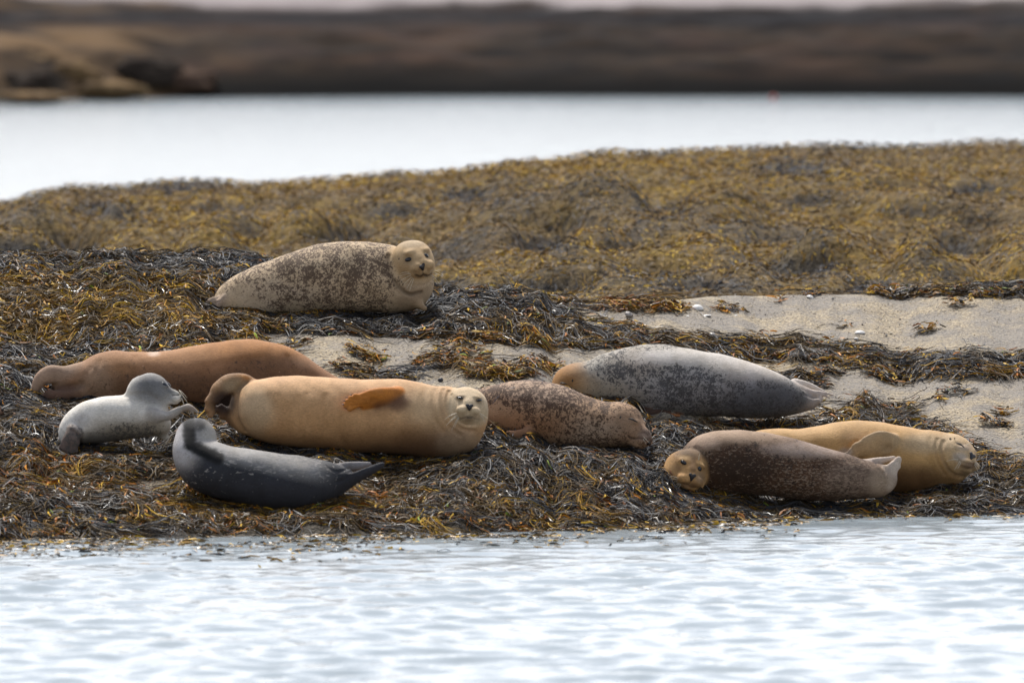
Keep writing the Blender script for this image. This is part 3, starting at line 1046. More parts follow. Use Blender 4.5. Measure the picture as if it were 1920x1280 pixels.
# ---- materials
def fur_mat(name, spot=(.05, .035, .03), s1=42, s2=90, dist=.6, light=None, rough=.7, sheen=.05):
    m, nt, b = new_mat(name)
    base = attr(nt, "base"); den = attr(nt, "dens"); lden = attr(nt, "lite")
    tc = N(nt, 'ShaderNodeTexCoord'); vec = tc.outputs['Object']
    n1 = noise(nt, s1, 5, .66, dist, vec); n2 = noise(nt, s2, 2, .6, dist * .6, vec)
    nn = math_n(nt, 'ADD', math_n(nt, 'MULTIPLY', n1.outputs['Fac'], .68), math_n(nt, 'MULTIPLY', n2.outputs['Fac'], .32))
    # threshold falls as density rises
    n0 = noise(nt, 9, 3, .6, .4, vec)
    dmod = math_n(nt, 'MULTIPLY', den.outputs['Fac'], math_n(nt, 'ADD', math_n(nt, 'MULTIPLY', n0.outputs['Fac'], 1.3), .35))
    thr = math_n(nt, 'SUBTRACT', .70, math_n(nt, 'MULTIPLY', dmod, .30))
    mk = math_n(nt, 'MULTIPLY', math_n(nt, 'SUBTRACT', nn, thr), 12.0, True)
    sp_ = N(nt, 'ShaderNodeRGB'); sp_.outputs[0].default_value = (*spot, 1)
    c = mix(nt, math_n(nt, 'MULTIPLY', mk, .86), base.outputs['Color'], sp_.outputs[0])
    mp4 = N(nt, 'ShaderNodeMapping'); mp4.inputs['Scale'].default_value = (.5, 1, 1.1)
    nt.links.new(vec, mp4.inputs[0])
    n4 = noise(nt, s2 * .9, 2, .6, .6, mp4.outputs[0])
    thr2 = math_n(nt, 'SUBTRACT', .76, math_n(nt, 'MULTIPLY', lden.outputs['Fac'], .28))
    mk2 = math_n(nt, 'MULTIPLY', math_n(nt, 'SUBTRACT', n4.outputs['Fac'], thr2), 14.0, True)
    c = mix(nt, math_n(nt, 'MULTIPLY', mk2, .75), c, light or (.45, .40, .34))
    mp = N(nt, 'ShaderNodeMapping'); mp.inputs['Scale'].default_value = (60, 240, 240)
    nt.links.new(vec, mp.inputs[0])
    n3 = noise(nt, 1.0, 4, .7, .8, mp.outputs[0])
    n5 = noise(nt, 7, 4, .6, .3, vec)
    v = ramp(nt, n3.outputs['Fac'], [(.3, .70), (.7, 1.22)])
    v2 = ramp(nt, n5.outputs['Fac'], [(.3, (.80, .76, .70)), (.7, (1.12, 1.10, 1.08))])
    c = mix(nt, 1.0, c, v.outputs[0], 'MULTIPLY'); c = mix(nt, 1.0, c, v2.outputs[0], 'MULTIPLY')
    nt.links.new(c, b.inputs['Base Color'])
    b.inputs['Roughness'].default_value = rough
    b.inputs['Sheen Weight'].default_value = sheen
    b.inputs['Sheen Roughness'].default_value = .5; b.inputs['Sheen Tint'].default_value = (1, .86, .68, 1)
    b.inputs['Specular IOR Level'].default_value = .22
    bump(nt, b, math_n(nt, 'ADD', n3.outputs['Fac'], math_n(nt, 'MULTIPLY', n5.outputs['Fac'], 1.5)), .6, .006)
    return m


def plain_mat(name, col, rough=.4, spec=.5, coat=0):
    m, nt, b = new_mat(name)
    tc = N(nt, 'ShaderNodeTexCoord'); n = noise(nt, 120, 3, .6, vec=tc.outputs['Object'])
    a = tuple(c * .8 for c in col); z_ = tuple(min(1, c * 1.2) for c in col)
    nt.links.new(mix(nt, n.outputs['Fac'], a, z_), b.inputs['Base Color'])
    b.inputs['Roughness'].default_value = rough; b.inputs['Specular IOR Level'].default_value = spec
    b.inputs['Coat Weight'].default_value = coat
    return m


m_eye = plain_mat("wet_eye", (.010, .011, .014), .22, .45, .1)
m_slit = plain_mat("eyelid_slit", (.03, .022, .018), .5)
m_nose = plain_mat("nose_leather", (.014, .013, .015), .5)
m_ear = plain_mat("ear_opening", (.035, .025, .02), .7)
m_whisk = plain_mat("whisker_hair", (.62, .55, .42), .45)
m_claw = plain_mat("claw_horn", (.07, .06, .055), .35)
m_scar = plain_mat("scar_skin", (.055, .052, .062), .5)
m_red = plain_mat("raw_scratch", (.42, .13, .07), .6)
FUR = {}


def tube(pts, rad, m=6):
    """tapered tube through 3-D points (world-scale local coordinates)"""
    pts = np.asarray(pts, float); n = len(pts)
    rad = np.broadcast_to(rad, n)
    T = np.gradient(pts, axis=0); T /= np.linalg.norm(T, axis=1)[:, None] + 1e-9
    ref = np.array([0.3, 1, .2]); A = np.cross(T, ref); A /= np.linalg.norm(A, axis=1)[:, None] + 1e-9
    B_ = np.cross(T, A)
    an = np.arange(m) / m * 2 * math.pi
    V = pts[:, None, :] + rad[:, None, None] * (np.cos(an)[None, :, None] * A[:, None, :] + np.sin(an)[None, :, None] * B_[:, None, :])
    i = np.arange(n * m).reshape(n, m)
    Fc = np.stack([i[:-1], np.roll(i[:-1], -1, 1), np.roll(i[1:], -1, 1), i[1:]], -1).reshape(-1, 4)
    V = np.concatenate([V.reshape(-1, 3), pts[:1], pts[-1:]])
    cap = []
    for j in range(m):
        cap.append([n * m, j, (j + 1) % m, n * m]); cap.append([n * m + 1, (n - 1) * m + (j + 1) % m, (n - 1) * m + j, n * m + 1])
    return V, Fc


def blob(c, r, M, nu=14, nv=9):
    """ellipsoid, columns of M are the axes"""
    th = np.linspace(0, math.pi, nv); ph = np.arange(nu) / nu * 2 * math.pi
    P = np.stack([np.outer(np.sin(th), np.cos(ph)), np.outer(np.sin(th), np.sin(ph)), np.outer(np.cos(th), np.ones(nu))], -1).reshape(-1, 3)
    V = np.asarray(c) + (P * np.asarray(r)) @ M.T
    i = np.arange(nu * nv).reshape(nv, nu)
    Fc = np.stack([i[:-1], i[1:], np.roll(i[1:], -1, 1), np.roll(i[:-1], -1, 1)], -1).reshape(-1, 4)
    return V, Fc


class Seal:
    def __init__(s, label, d0, origin, fur, h=1.9):
        s.d0 = d0; s.o = origin; s.s = d0 / F; s.fur = fur; s.h = h
        s.tilt = (origin[1] + 366.0) / F
        s.prims = []; s.grooves = []; s.paint = []; s.holes = []; s.bumps = []
        s.base = (.3, .25, .2); s.dens = 0.0; s.lite = 0.0
        e = bpy.data.objects.new("seal", None); COL.objects.link(e)
        e.location = (x_at(origin[0], origin[1], d0), d0, z_at(origin[1], d0))
        e.empty_display_size = .2
        tag(e, label, "seal", "seals hauled out on the weedy rock")
        s.root = e; s.pieces = []

    def add(s, prim, k): s.prims.append((prim, k)); return prim

    def f0(s, P):
        P = np.ascontiguousarray(P, dtype=f4)
        d = None
        for p, k in s.prims:
            v = p(P)
            d = v if d is None else smin(d, v, k)
        return d

    def f(s, P):
        P = np.ascontiguousarray(P, dtype=f4)
        d = s.f0(P)
        x_, y_, z_ = P[:, 0], P[:, 1], P[:, 2]
        d = d + .55 * np.sin(x_ / 9.3 + y_ / 17 + 1.3 * np.sin(z_ / 23)) * np.sin(z_ / 11.7 + x_ / 31) + 1.2 * np.sin(x_ / 27 + 2 * np.sin(z_ / 41)) * np.sin(z_ / 24 + y_ / 19)
        for line, w, dep in s.grooves:
            q = poly_dist(P, line, w * 2.6)
            d = d + dep * np.exp(-(q / w) ** 2)
        for c, rr, dep in s.holes:
            q = np.linalg.norm(P - np.asarray(c, f4), axis=1)
            d = d + dep * np.exp(-(q / rr) ** 2)
        return d

    def front(s, px, py):
        """point of the surface facing the camera at a photograph pixel"""
        px = np.atleast_1d(px).astype(float); py = np.atleast_1d(py).astype(float)
        ys_ = np.arange(-230, 230, 2.0)
        P = np.stack([np.repeat(px, len(ys_)), np.tile(ys_, len(px)), -np.repeat(py, len(ys_))], 1)
        v = s.f0(P).reshape(len(px), -1)
        out = []
        for i in range(len(px)):
            k = np.nonzero(v[i] < 0)[0]
            if len(k) and k[0] > 0:
                a, b_ = v[i, k[0] - 1], v[i, k[0]]
                y = ys_[k[0] - 1] + 2.0 * a / (a - b_)
            else:
                y = ys_[np.argmin(v[i])]
            out.append([px[i], y, -py[i]])
        return np.array(out)

    def snap(s, p, iters=6):
        p = np.array(p, float)
        for _ in range(iters):
            v = float(s.f0(p[None])[0]); n = s.normal(p); p = p - n * v * .9
        return p

    def normal(s, p):
        e = 1.5; q = np.array([p + e * np.eye(3)[i] for i in range(3)] + [p - e * np.eye(3)[i] for i in range(3)])
        v = s.f0(q); g = v[:3] - v[3:]
        return g / (np.linalg.norm(g) + 1e-9)

    def conv(s, V):
        V = np.asarray(V, float); o = np.empty_like(V)
        y = V[:, 1] * s.s
        o[:, 1] = y
        o[:, 0] = (V[:, 0] - s.o[0]) * s.s * (1 + 0 * y) + (V[:, 0] - 960) / F * y
        o[:, 2] = (V[:, 2] + s.o[1]) * s.s - y * ((-V[:, 2] + 366) / F)
        return o

    def groove(s, pts, w=3.0, dep=2.0, n=10, paint=None, pw=None):
        P = catmull([[a, b_, 0] for a, b_ in pts], 5)
        L = s.front(P[:, 0], P[:, 1])
        # keep the depth continuous
        s.grooves.append((L, w, dep))
        if paint is not None: s.paint.append(('line', L, pw or w, paint))
        return L

    def build(s):
        lo = np.min([p.box[0] for p, k in s.prims], 0) - 4; hi = np.max([p.box[1] for p, k in s.prims], 0) + 4
        V, Fq = surface_nets(s.f, lo, hi, s.h)
        base = np.tile(np.array(s.base, float), (len(V), 1)); dens = np.full(len(V), float(s.dens)); lite = np.full(len(V), float(s.lite))
        X, Yd, PY = V[:, 0], V[:, 1], -V[:, 2]
        for it in s.paint:
            typ = it[0]; what = it[-1]
            if typ == 'line':
                q = poly_dist(V.astype(f4), it[1], it[2] * 3); w = np.exp(-(q / it[2]) ** 2)
            elif typ == 'zone':   # (cx, cy, rx, ry, power)
                cx, cy, rx, ry = it[1]; jit = 1 + .35 * (fbm(X / 14, PY / 14, 5, 3) - .5)
                q = (((X - cx) / rx) ** 2 + ((PY - cy) / ry) ** 2) * jit; w = np.exp(-q ** 2)
            elif typ == 'prim':
                q = it[1](V.astype(f4)); w = np.clip(1 - q / it[2], 0, 1)
            elif typ == 'func':
                w = it[1](X, PY, Yd)
            if 'c' in what:
                w_ = (w * what.get('s', 1))[:, None]
                base = base * (1 - w_) + np.array(what['c']) * w_
            if 'd' in what:
                w_ = w * what.get('ds', 1); dens = dens * (1 - w_) + what['d'] * w_
            if 'l' in what: lite = lite * (1 - w) + what['l'] * w
        o = mesh_np("body", s.conv(V), Fq, s.fur, s.root, attrs={"base": np.clip(base, 0, 1), "dens": dens, "lite": lite})
        for nm, Vp, Fp, mt in s.pieces:
            mesh_np(nm, s.conv(Vp), Fp, mt, s.root)
        print(s.root.name, len(V), 'verts')

    def piece(s, nm, V, Fc, mt): s.pieces.append((nm, np.asarray(V), np.asarray(Fc), mt))

    # ---- face parts
    def axes_at(s, p, along):
        n = s.normal(p); a = np.array(along, float); a = a - n * (a @ n); a /= np.linalg.norm(a) + 1e-9
        return np.stack([a, np.cross(n, a), n], 1), n

    def eye(s, px, py, w, hgt, ang=0, socket=2.5, mirror=None, back=False):
        p = s.front(px, py)[0]
        a = (math.cos(math.radians(ang)), 0, -math.sin(math.radians(ang)))
        M, n = s.axes_at(p, a)
        s.holes.append((p, w * 1.25, socket))
        s.paint.append(('line', np.array([p, p + M[:, 0] * .1]), w * 1.25, {'c': tuple(np.array(s.base) * .32), 's': .75, 'd': 0}))
        V, Fc = blob(p - n * 1.5, (w, hgt, 2.8), M); s.piece("eye", V, Fc, m_eye)
        if mirror is not None:
            hd = mirror; q = (p - hd.c) @ hd.M; q[0] *= -1; pm = s.snap(hd.c + hd.M @ q)
            Mm, nm = s.axes_at(pm, hd.M[:, 1]); s.holes.append((pm, w * 1.25, socket))
            V, Fc = blob(pm - nm * 1.5, (w, hgt, 2.8), Mm); s.piece("eye", V, Fc, m_eye)
        return p

    def slit(s, pts, rad=1.2, mirror=None):
        P = catmull([[a, b_, 0] for a, b_ in pts], 3); L = s.front(P[:, 0], P[:, 1])
        s.grooves.append((L, 3.2, 1.6)); s.paint.append(('line', L, 3.0, {'c': tuple(np.array(s.base) * .4), 's': .6}))
        n = s.normal(L[len(L) // 2])
        rr = rad * np.sin(np.linspace(.25, math.pi - .25, len(L)))
        V, Fc = tube(L - n * 1.2, rr); s.piece("closed_eye", V, Fc, m_slit)
        if mirror is not None:
            hd = mirror; q = (L - hd.c) @ hd.M; q[:, 0] *= -1; L2 = np.array([s.snap(hd.c + hd.M @ v) for v in q])
            s.grooves.append((L2, 3.2, 1.6)); V, Fc = tube(L2 - s.normal(L2[len(L2) // 2]) * 1.2, rr); s.piece("closed_eye", V, Fc, m_slit)

    def nosepad(s, px, py, w, hgt, ang=0):
        """dark leather nose: broad top with two nostril lobes, narrowing to the lip cleft"""
        p = s.front(px, py)[0]; a = (math.cos(math.radians(ang)), 0, -math.sin(math.radians(ang)))
        M, n = s.axes_at(p, a)
        if M[:, 1] @ np.array([0, 0, 1]) < 0: M[:, 1] *= -1
        out = np.array([(-1, .55), (-.8, .95), (-.35, 1.0), (0, .72), (.35, 1.0), (.8, .95), (1, .55), (.62, .0), (.3, -.75), (0, -1.1), (-.3, -.75), (-.62, 0)])
        V = []; rings = ((1.0, -1.5), (1.0, .1), (.8, 1.1), (.4, 1.6))
        for sc, z in rings:
            for q in out: V.append(p + M[:, 0] * q[0] * w * sc + M[:, 1] * (q[1] * sc) * hgt + n * z)
        m = len(out); V.append(p + n * 1.7); Fc = []
        for k in range(len(rings) - 1):
            for j in range(m): Fc.append([k * m + j, k * m + (j + 1) % m, (k + 1) * m + (j + 1) % m, (k + 1) * m + j])
        k = (len(rings) - 1) * m; c = len(V) - 1
        for j in range(0, m, 2): Fc.append([k + j, k + (j + 1) % m, k + (j + 2) % m, c])
        s.piece("nose", V, Fc, m_nose)
        s.holes.append((p - n * 1, w * .9, .8))

    def ear(s, px, py, w=1.8, hgt=3.2, ang=70):
        p = s.front(px, py)[0]; a = (math.cos(math.radians(ang)), 0, -math.sin(math.radians(ang)))
        M, n = s.axes_at(p, a); s.holes.append((p, 3.5, 1.2))
        V, Fc = blob(p - n * .8, (hgt, w, 1.2), M, 8, 6); s.piece("ear_hole", V, Fc, m_ear)

    def whiskers(s, roots, rad=.42):
        """roots: list of (px, py, ex, ey, bend) each one hair ending at ex, ey"""
        roots = list(roots)
        while roots:
            grp = [roots.pop(0)]; k = 0
            while k < len(grp):
                near = [q for q in roots if math.hypot(q[0] - grp[k][0], q[1] - grp[k][1]) < 12]
                for q in near: roots.remove(q)
                grp += near; k += 1
            Vs, Fs, o = [], [], 0
            for px, py, ex, ey, dy, bend in grp:
                p = s.front(px, py)[0]; e = np.array([ex, p[1] + dy, -ey], float)
                m = (p + e) / 2 + np.array([0, 0, bend])
                t = np.linspace(0, 1, 8)[:, None]
                L = (1 - t) ** 2 * p + 2 * t * (1 - t) * m + t * t * e
                V, Fc = tube(L, np.linspace(rad * 1.5, rad * .5, 8), 4); Vs.append(V); Fs.append(Fc + o); o += len(V)
            s.piece("whiskers", np.concatenate(Vs), np.concatenate(Fs), m_whisk)

    def claws(s, pts, L=5.0, rad=1.0, ang=180, dy=-1):
        for px, py in pts:
            p = s.front(px, py)[0]; a = math.radians(ang)
            e = p + np.array([math.cos(a), 0, -math.sin(a)]) * L
            t = np.linspace(0, 1, 5)[:, None]; C_ = p * (1 - t) + e * t + np.array([0, -1, 0]) * (.8 + 1.2 * np.sin(t * math.pi))
            V, Fc = tube(C_, np.array([1, 1, .8, .5, .12]) * rad, 6); s.piece("claw", V, Fc, m_claw)


def flipper(s, nodes, B, digits, k_in=6, k_body=14, step=5):
    """flat limb + fanned digits; digits: list of node lists"""
    class Grp: pass
    parts_ = [Chain(nodes, step, B)] + [Chain(dn, step, B) for dn in digits]
    g = Grp()
    g.box = np.min([p.box[0] for p in parts_], 0), np.max([p.box[1] for p in parts_], 0)
    def call(P):
        d = parts_[0](P)
        for q in parts_[1:]: d = smin(d, q(P), k_in)
        return d
    class FL:
        box = g.box
        def __call__(self, P): return call(P)
    fl = FL()
    s.add(fl, k_body)
    return fl


def fan(root, tips, r0, r1, rb0, rb1, bow=(0, 0)):
    """digit chains from a root point to each tip (px,py,dy)"""
    out = []
    for i, tp in enumerate(tips):
        a = np.array(root, float); b_ = np.array(tp[:3], float); m = (a + b_) / 2 + np.array([bow[0], bow[1], 0])
        out.append([(*a, r0, rb0), (*m, (r0 + r1) * .5, (rb0 + rb1) * .5), (*b_, r1, rb1)])
    return out


TAN = (.42, .31, .19)
#@@ROSTER

# === spotted seal on the crest, looking round at the camera
m = fur_mat("fur_spotted_tan", (.07, .042, .031), 52, 130, .8)
A = Seal("tan seal densely speckled brown, head raised, highest of all on the crest", ground_depth(600, 584), (600, 586), m, 1.5)
A.base = (.60, .46, .30); A.dens = .78
A.add(Chain([(404, 575, 12, 8, 9), (414, 573, 12, 15, 15), (438, 564, 12, 36, 35), (478, 551, 14, 49, 46), (529, 539, 12, 55, 52), (568, 530, 10, 61, 57), (607, 522, 8, 65, 60), (659, 518, 4, 66, 60),
             (700, 520, 0, 65, 60), (735, 524, -4, 62, 56), (762, 536, -10, 48, 48), (775, 549, -12, 28, 34)]), 1)
A.add(Chain([(748, 528, -6, 50, 48), (768, 524, -14, 42, 40), (777, 508, -20, 34, 34)]), 14)
hA = Head(772, 487, -30, 41, yaw=24, pitch=4, roll=-9, wide=1.0, slim=1.15)
A.add(hA, 5)
fa = flipper(A, [(424, 572, -4, 14, 10), (408, 569, -10, 12, 8), (396, 571, -12, 9, 6)], (0, 1, .3), [[(408, 560, -10, 6, 4), (397, 562, -13, 5, 3.5), (385, 571, -13, 3.4, 3)], [(404, 574, -10, 6, 4), (393, 575, -13, 5, 3.4), (380, 576, -13, 3.2, 2.8)],
                 [(420, 560, -14, 7, 5), (412, 566, -18, 6, 5), (408, 575, -18, 4, 4)]], 3, 8)
A.groove([(410, 565), (400, 569), (391, 571)], 1.6, 2.5, paint={'c': (.25, .16, .10), 's': .5})
ff = flipper(A, [(775, 566, -34, 9, 7), (787, 572, -40, 8, 6), (796, 578, -42, 6, 5)], (0, .3, 1), [], 5, 12)
A.paint += [('prim', hA, 12, {'c': (.50, .35, .19), 'd': .05}), ('zone', (772, 455, 34, 10), {'c': (.48, .38, .26), 's': .7}), ('zone', (757, 500, 12, 16), {'c': (.33, .21, .10), 's': .6}), ('zone', (786, 508, 17, 9), {'c': (.46, .33, .19), 's': .6}), ('zone', (780, 560, 46, 34), {'d': .25, 'c': (.30, .21, .13), 's': .7}), ('prim', fa, 8, {'c': (.47, .36, .27), 'd': .05}),
            ('prim', ff, 8, {'c': (.38, .26, .15), 'd': .05}), ('zone', (440, 575, 60, 34), {'d': .45}), ('zone', (630, 500, 120, 40), {'d': .92, 'ds': .8}), ('zone', (525, 560, 90, 30), {'c': (.52, .43, .32), 's': .8})]
A.groove([(729, 478), (728, 500), (736, 522), (750, 540), (768, 552), (790, 548)], 3.2, 7.0, paint={'c': (.05, .034, .022), 's': .95}, pw=3.6)  # collar fold, its crease shade painted dark into the coat
A.groove([(722, 482), (721, 505), (730, 530), (748, 550)], 3.5, 2.4)
A.groove([(760, 530), (778, 535), (797, 533), (809, 524)], 2.2, 1.8)
A.groove([(781, 516), (788, 519), (794, 515), (800, 517), (806, 514)], 2.2, 2.8, paint={'c': (.02, .014, .012), 's': .95}, pw=3.4)
A.groove([(793, 508), (794, 515)], 1.2, 1.4, paint={'c': (.08, .05, .04), 's': .6})
A.eye(765, 486, 6.8, 4.0, -8, 3.4); A.eye(800.5, 478, 5.4, 4.0, -5, 3.0)
A.nosepad(793, 501, 9.2, 6.8, -9); A.ear(748, 485, 1.5, 3.0, 80)
A.whiskers([(770, 513, 748, 518, -6, 2), (771, 516, 752, 526, -8, 2), (772, 519, 758, 532, -8, 0), (774, 521, 763, 540, -8, 0), (776, 522, 768, 545, -8, 0), (806, 508, 826, 512, -6, 6), (806, 511, 830, 519, -6, 6), (806, 514, 824, 532, -6, 5), (768, 511, 750, 513, -6, 3)])
A.build()

# === long brown seal at back left, tail to the left
m = fur_mat("fur_ginger_brown", (.10, .06, .04), 36, 80, .5, light=(.50, .34, .23))
B = Seal("long ginger brown seal stretched out behind the white pup, tail end to the left", ground_depth(320, 752), (320, 756), m)
B.base = (.37, .195, .10); B.lite = .22; B.dens = .34
B.add(Chain([(118, 722, 0, 27, 20), (135, 720, 0, 33, 26), (165, 714, 0, 38, 36), (205, 708, 4, 49, 46), (245, 707, 6, 49, 50), (300, 706, 8, 48, 52), (355, 704, 12, 53, 54), (410, 702, 16, 60, 56), (462, 700, 20, 65, 56),
             (515, 708, 26, 63, 54), (560, 722, 32, 54, 50), (600, 738, 38, 43, 44), (640, 752, 44, 36, 38)]), 1)
hB = Head(668, 762, 48, 32, yaw=80, pitch=-18, roll=0); B.add(hB, 16)
f1 = flipper(B, [(150, 705, -4, 22, 18), (118, 705, -8, 19, 14), (92, 703, -8, 17, 11), (74, 715, -8, 12, 7), (64, 730, -8, 6, 4)], (.25, 1, 0), [[(84, 706, -8, 9, 7), (70, 722, -10, 6, 5), (61, 741, -10, 3, 3)], [(84, 706, 0, 9, 7), (66, 722, 4, 6, 5), (60, 733, 6, 3, 3)]], 5, 10)
f2 = flipper(B, [(150, 735, -14, 18, 18), (118, 739, -18, 14, 12), (92, 741, -18, 10, 8)], (0, 1, .2), [[(92, 735, -18, 6, 5), (78, 730, -18, 4, 4), (68, 743, -18, 3, 3)], [(92, 743, -14, 6, 5), (78, 742, -14, 4, 4), (68, 745, -14, 3, 3)]], 5, 10)
fw = flipper(B, [(150, 724, 4, 10, 8), (120, 726, 2, 12, 6), (96, 730, 0, 11, 5)], (0, 1, 0), [], 5, 6)
B.paint.append(('prim', fw, 5, {'c': (.03, .016, .01), 's': 1}))  # web piece painted near black for the shaded hollow between hind flippers
B.groove([(64, 742), (78, 727), (100, 725), (125, 726), (142, 724), (152, 720)], 5.5, 13.0, paint={'c': (.03, .018, .012), 's': .95}, pw=6.5)  # gap between the flippers, shade painted along the groove
for q in ([(168, 690), (160, 712), (166, 738)], [(186, 676), (180, 705), (186, 740)], [(255, 668), (262, 690), (258, 720)], [(540, 668), (548, 700), (544, 730)]): B.groove(q, 6, 2.0)
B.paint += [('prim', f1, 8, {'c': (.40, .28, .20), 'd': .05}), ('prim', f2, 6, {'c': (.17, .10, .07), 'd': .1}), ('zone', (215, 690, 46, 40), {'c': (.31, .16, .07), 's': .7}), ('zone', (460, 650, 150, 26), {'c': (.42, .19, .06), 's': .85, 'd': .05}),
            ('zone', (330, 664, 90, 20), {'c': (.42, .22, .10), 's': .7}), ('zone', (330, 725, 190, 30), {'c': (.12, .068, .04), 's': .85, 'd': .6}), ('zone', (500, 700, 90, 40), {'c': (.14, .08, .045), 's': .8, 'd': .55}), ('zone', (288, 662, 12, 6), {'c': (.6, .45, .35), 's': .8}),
            ('zone', (180, 715, 36, 40), {'c': (.34, .24, .165), 's': .6})]
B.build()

# === pale pup
m = fur_mat("fur_pale_pup", (.09, .085, .08), 50, 120, .6)
C = Seal("small white and grey pup with one foreflipper stretched out to the right", ground_depth(215, 838), (215, 842), m, 1.5)
C.base = (.80, .76, .69); C.dens = .12
C.add(Chain([(128, 822, 0, 18, 16), (140, 803, 0, 30, 26), (160, 793, 0, 38, 32), (190, 787, 0, 43, 36), (225, 783, 0, 42, 36), (258, 782, -4, 39, 34), (284, 785, -6, 32, 31), (300, 794, -8, 22, 24)]), 1)
C.add(Chain([(272, 775, -4, 36, 32), (284, 762, -6, 32, 29), (284, 748, -6, 31, 28)]), 12)
C.add(Chain([(256, 742, -4, 20, 22), (266, 732, -5, 26, 25), (280, 727, -6, 27.5, 25)]), 9)
hC = Head(291, 727, -6, 27, yaw=72, pitch=-14, roll=0, ml=1.55, slim=.9); C.add(hC, 10)
fc = flipper(C, [(282, 777, -34, 13, 9), (300, 779, -40, 11, 7), (320, 777, -44, 9, 6), (338, 768, -46, 7, 5), (350, 764, -47, 5.5, 4)], (0, 1, .3),
             fan((346, 765, -47), [(371, 773, -50), (368, 770, -47), (364, 767, -44), (359, 764, -42), (362, 775, -50)], 4.6, 2.4, 3.6, 2.2, (1, -4)), 3, 9)
fc2 = flipper(C, [(296, 800, 0, 13, 10), (303, 812, -4, 9, 8), (312, 820, -6, 6, 5)], (0, 1, .3), [], 3, 9)
fh = flipper(C, [(140, 808, -28, 15, 10), (133, 826, -36, 17, 8), (126, 843, -38, 17, 6)], (.1, 1, .3), fan((132, 828, -36), [(106, 850, -35), (115, 854, -38), (125, 856, -40), (135, 855, -40), (145, 850, -38)], 7, 4, 5, 3.5), 3.5, 8)
C.paint += [('zone', (287, 724, 46, 34), {'c': (.075, .08, .095), 's': .85, 'd': .2}), ('zone', (300, 745, 30, 20), {'c': (.26, .26, .26), 's': .5}),
            ('zone', (240, 815, 75, 30), {'c': (.22, .18, .12), 's': .9, 'd': .85}), ('zone', (190, 834, 60, 24), {'c': (.09, .085, .08), 's': .95}), ('zone', (297, 800, 24, 22), {'c': (.30, .25, .18), 's': .7}),
            ('prim', fh, 5, {'c': (.17, .125, .105), 'd': .8}), ('line', np.array([[126, -46, -808], [134, -48, -800], [144, -44, -806]]), 5, {'c': (.5, .46, .42), 's': .7}), ('prim', fc, 5, {'c': (.46, .43, .40), 'd': .35}), ('zone', (358, 768, 18, 12), {'c': (.30, .23, .17), 's': .8}), ('zone', (150, 788, 20, 16), {'c': (.46, .44, .43), 's': .6}),
            ('zone', (336, 722, 9, 6), {'c': (.5, .49, .46), 's': .7}), ('zone', (297, 711, 8, 4), {'c': (.30, .29, .28), 's': .8}), ('zone', (322, 730, 12, 8), {'c': (.12, .12, .125), 's': .6}), ('zone', (334, 733, 10, 8), {'c': (.5, .48, .43), 's': .7})]
C.groove([(238, 741), (262, 739), (285, 743), (303, 756), (312, 772)], 4.5, 3.2)
C.groove([(342, 737), (333, 741), (324, 741)], 1.8, 1.8, paint={'c': (.07, .06, .055), 's': .8})
C.groove([(136, 806), (147, 816), (151, 832)], 3, 3.5)
C.groove([(152, 800), (150, 788), (158, 780)], 3.5, 1.5)
C.eye(311, 719.5, 7.4, 6.4, 10, .4, mirror=hC)
p = hC.pt((0, 1.36 * 1.5, -.16)); V_, F_ = blob(C.snap(p), (3.6, 4.6, 3.4), np.eye(3)); C.piece("nose", V_, F_, m_nose)
C.whiskers([(336, 731, 342 + i * 1.6, 742 + (i * 7) % 19, -10 - i, 3) for i in range(0, 10, 2)] + [(334, 734, 345, 756 + i, -12, 2) for i in range(3)])
C.build()

# === big golden seal
m = fur_mat("fur_golden", (.22, .13, .06), 18, 60, .5, rough=.58)
D = Seal("big golden seal on its side, orange flipper on flank, face towards the camera", ground_depth(660, 846), (660, 850), m, 1.5)
D.base = (.61, .36, .175); D.dens = .02
D.add(Chain([(462, 770, 8, 22, 24), (474, 767, 6, 44, 44), (492, 767, 4, 57, 54), (530, 769, 2, 65, 60), (580, 773, 0, 67, 62), (640, 777, -2, 69, 62), (700, 779, -6, 69, 62), (755, 782, -8, 70, 62), (800, 790, -12, 68, 58), (835, 796, -16, 62, 54), (862, 799, -20, 52, 46)]), 1)
D.add(Chain([(840, 778, -20, 54, 48), (862, 778, -28, 48, 42), (876, 772, -34, 44, 38)]), 14)
hD = Head(877, 761, -40, 38.5, yaw=4, pitch=8, roll=5, wide=1.02, slim=1.22); D.add(hD, 8)
fd = flipper(D, [(746, 739, -46, 15, 13), (724, 742, -60, 18, 12), (700, 746, -68, 18, 10), (680, 751, -71, 16, 8)], (0.05, 1, .35),
             fan((686, 750, -74), [(666, 742, -75), (657, 746, -75), (651, 752, -75), (649, 759, -75), (656, 765, -74)], 8, 5.6, 6.5, 5.0, (0, -1)), 2.6, 7)
f1 = flipper(D, [(474, 735, 22, 22, 18), (455, 722, 12, 22, 15), (432, 720, 2, 20, 11), (412, 732, -6, 17, 8), (400, 750, -10, 13, 6)], (.35, 1, -.2),
             fan((408, 738, -6), [(388, 752, -12), (388, 768, -14), (394, 779, -14), (399, 772, -10)], 7, 4.5, 5, 3.5, (-5, 2)), 5, 8)
f2 = flipper(D, [(462, 800, 4, 14, 12), (444, 790, 2, 13, 8), (426, 776, 6, 12, 6), (412, 764, 10, 9, 5)], (.3, 1, .3), fan((424, 774, 6), [(404, 762, 12), (407, 771, 10), (414, 781, 8)], 6, 3, 4, 3), 5, 8)
f3 = flipper(D, [(455, 752, 20, 14, 12), (435, 752, 22, 18, 6), (415, 752, 22, 16, 5)], (.2, 1, 0), [], 5, 6)
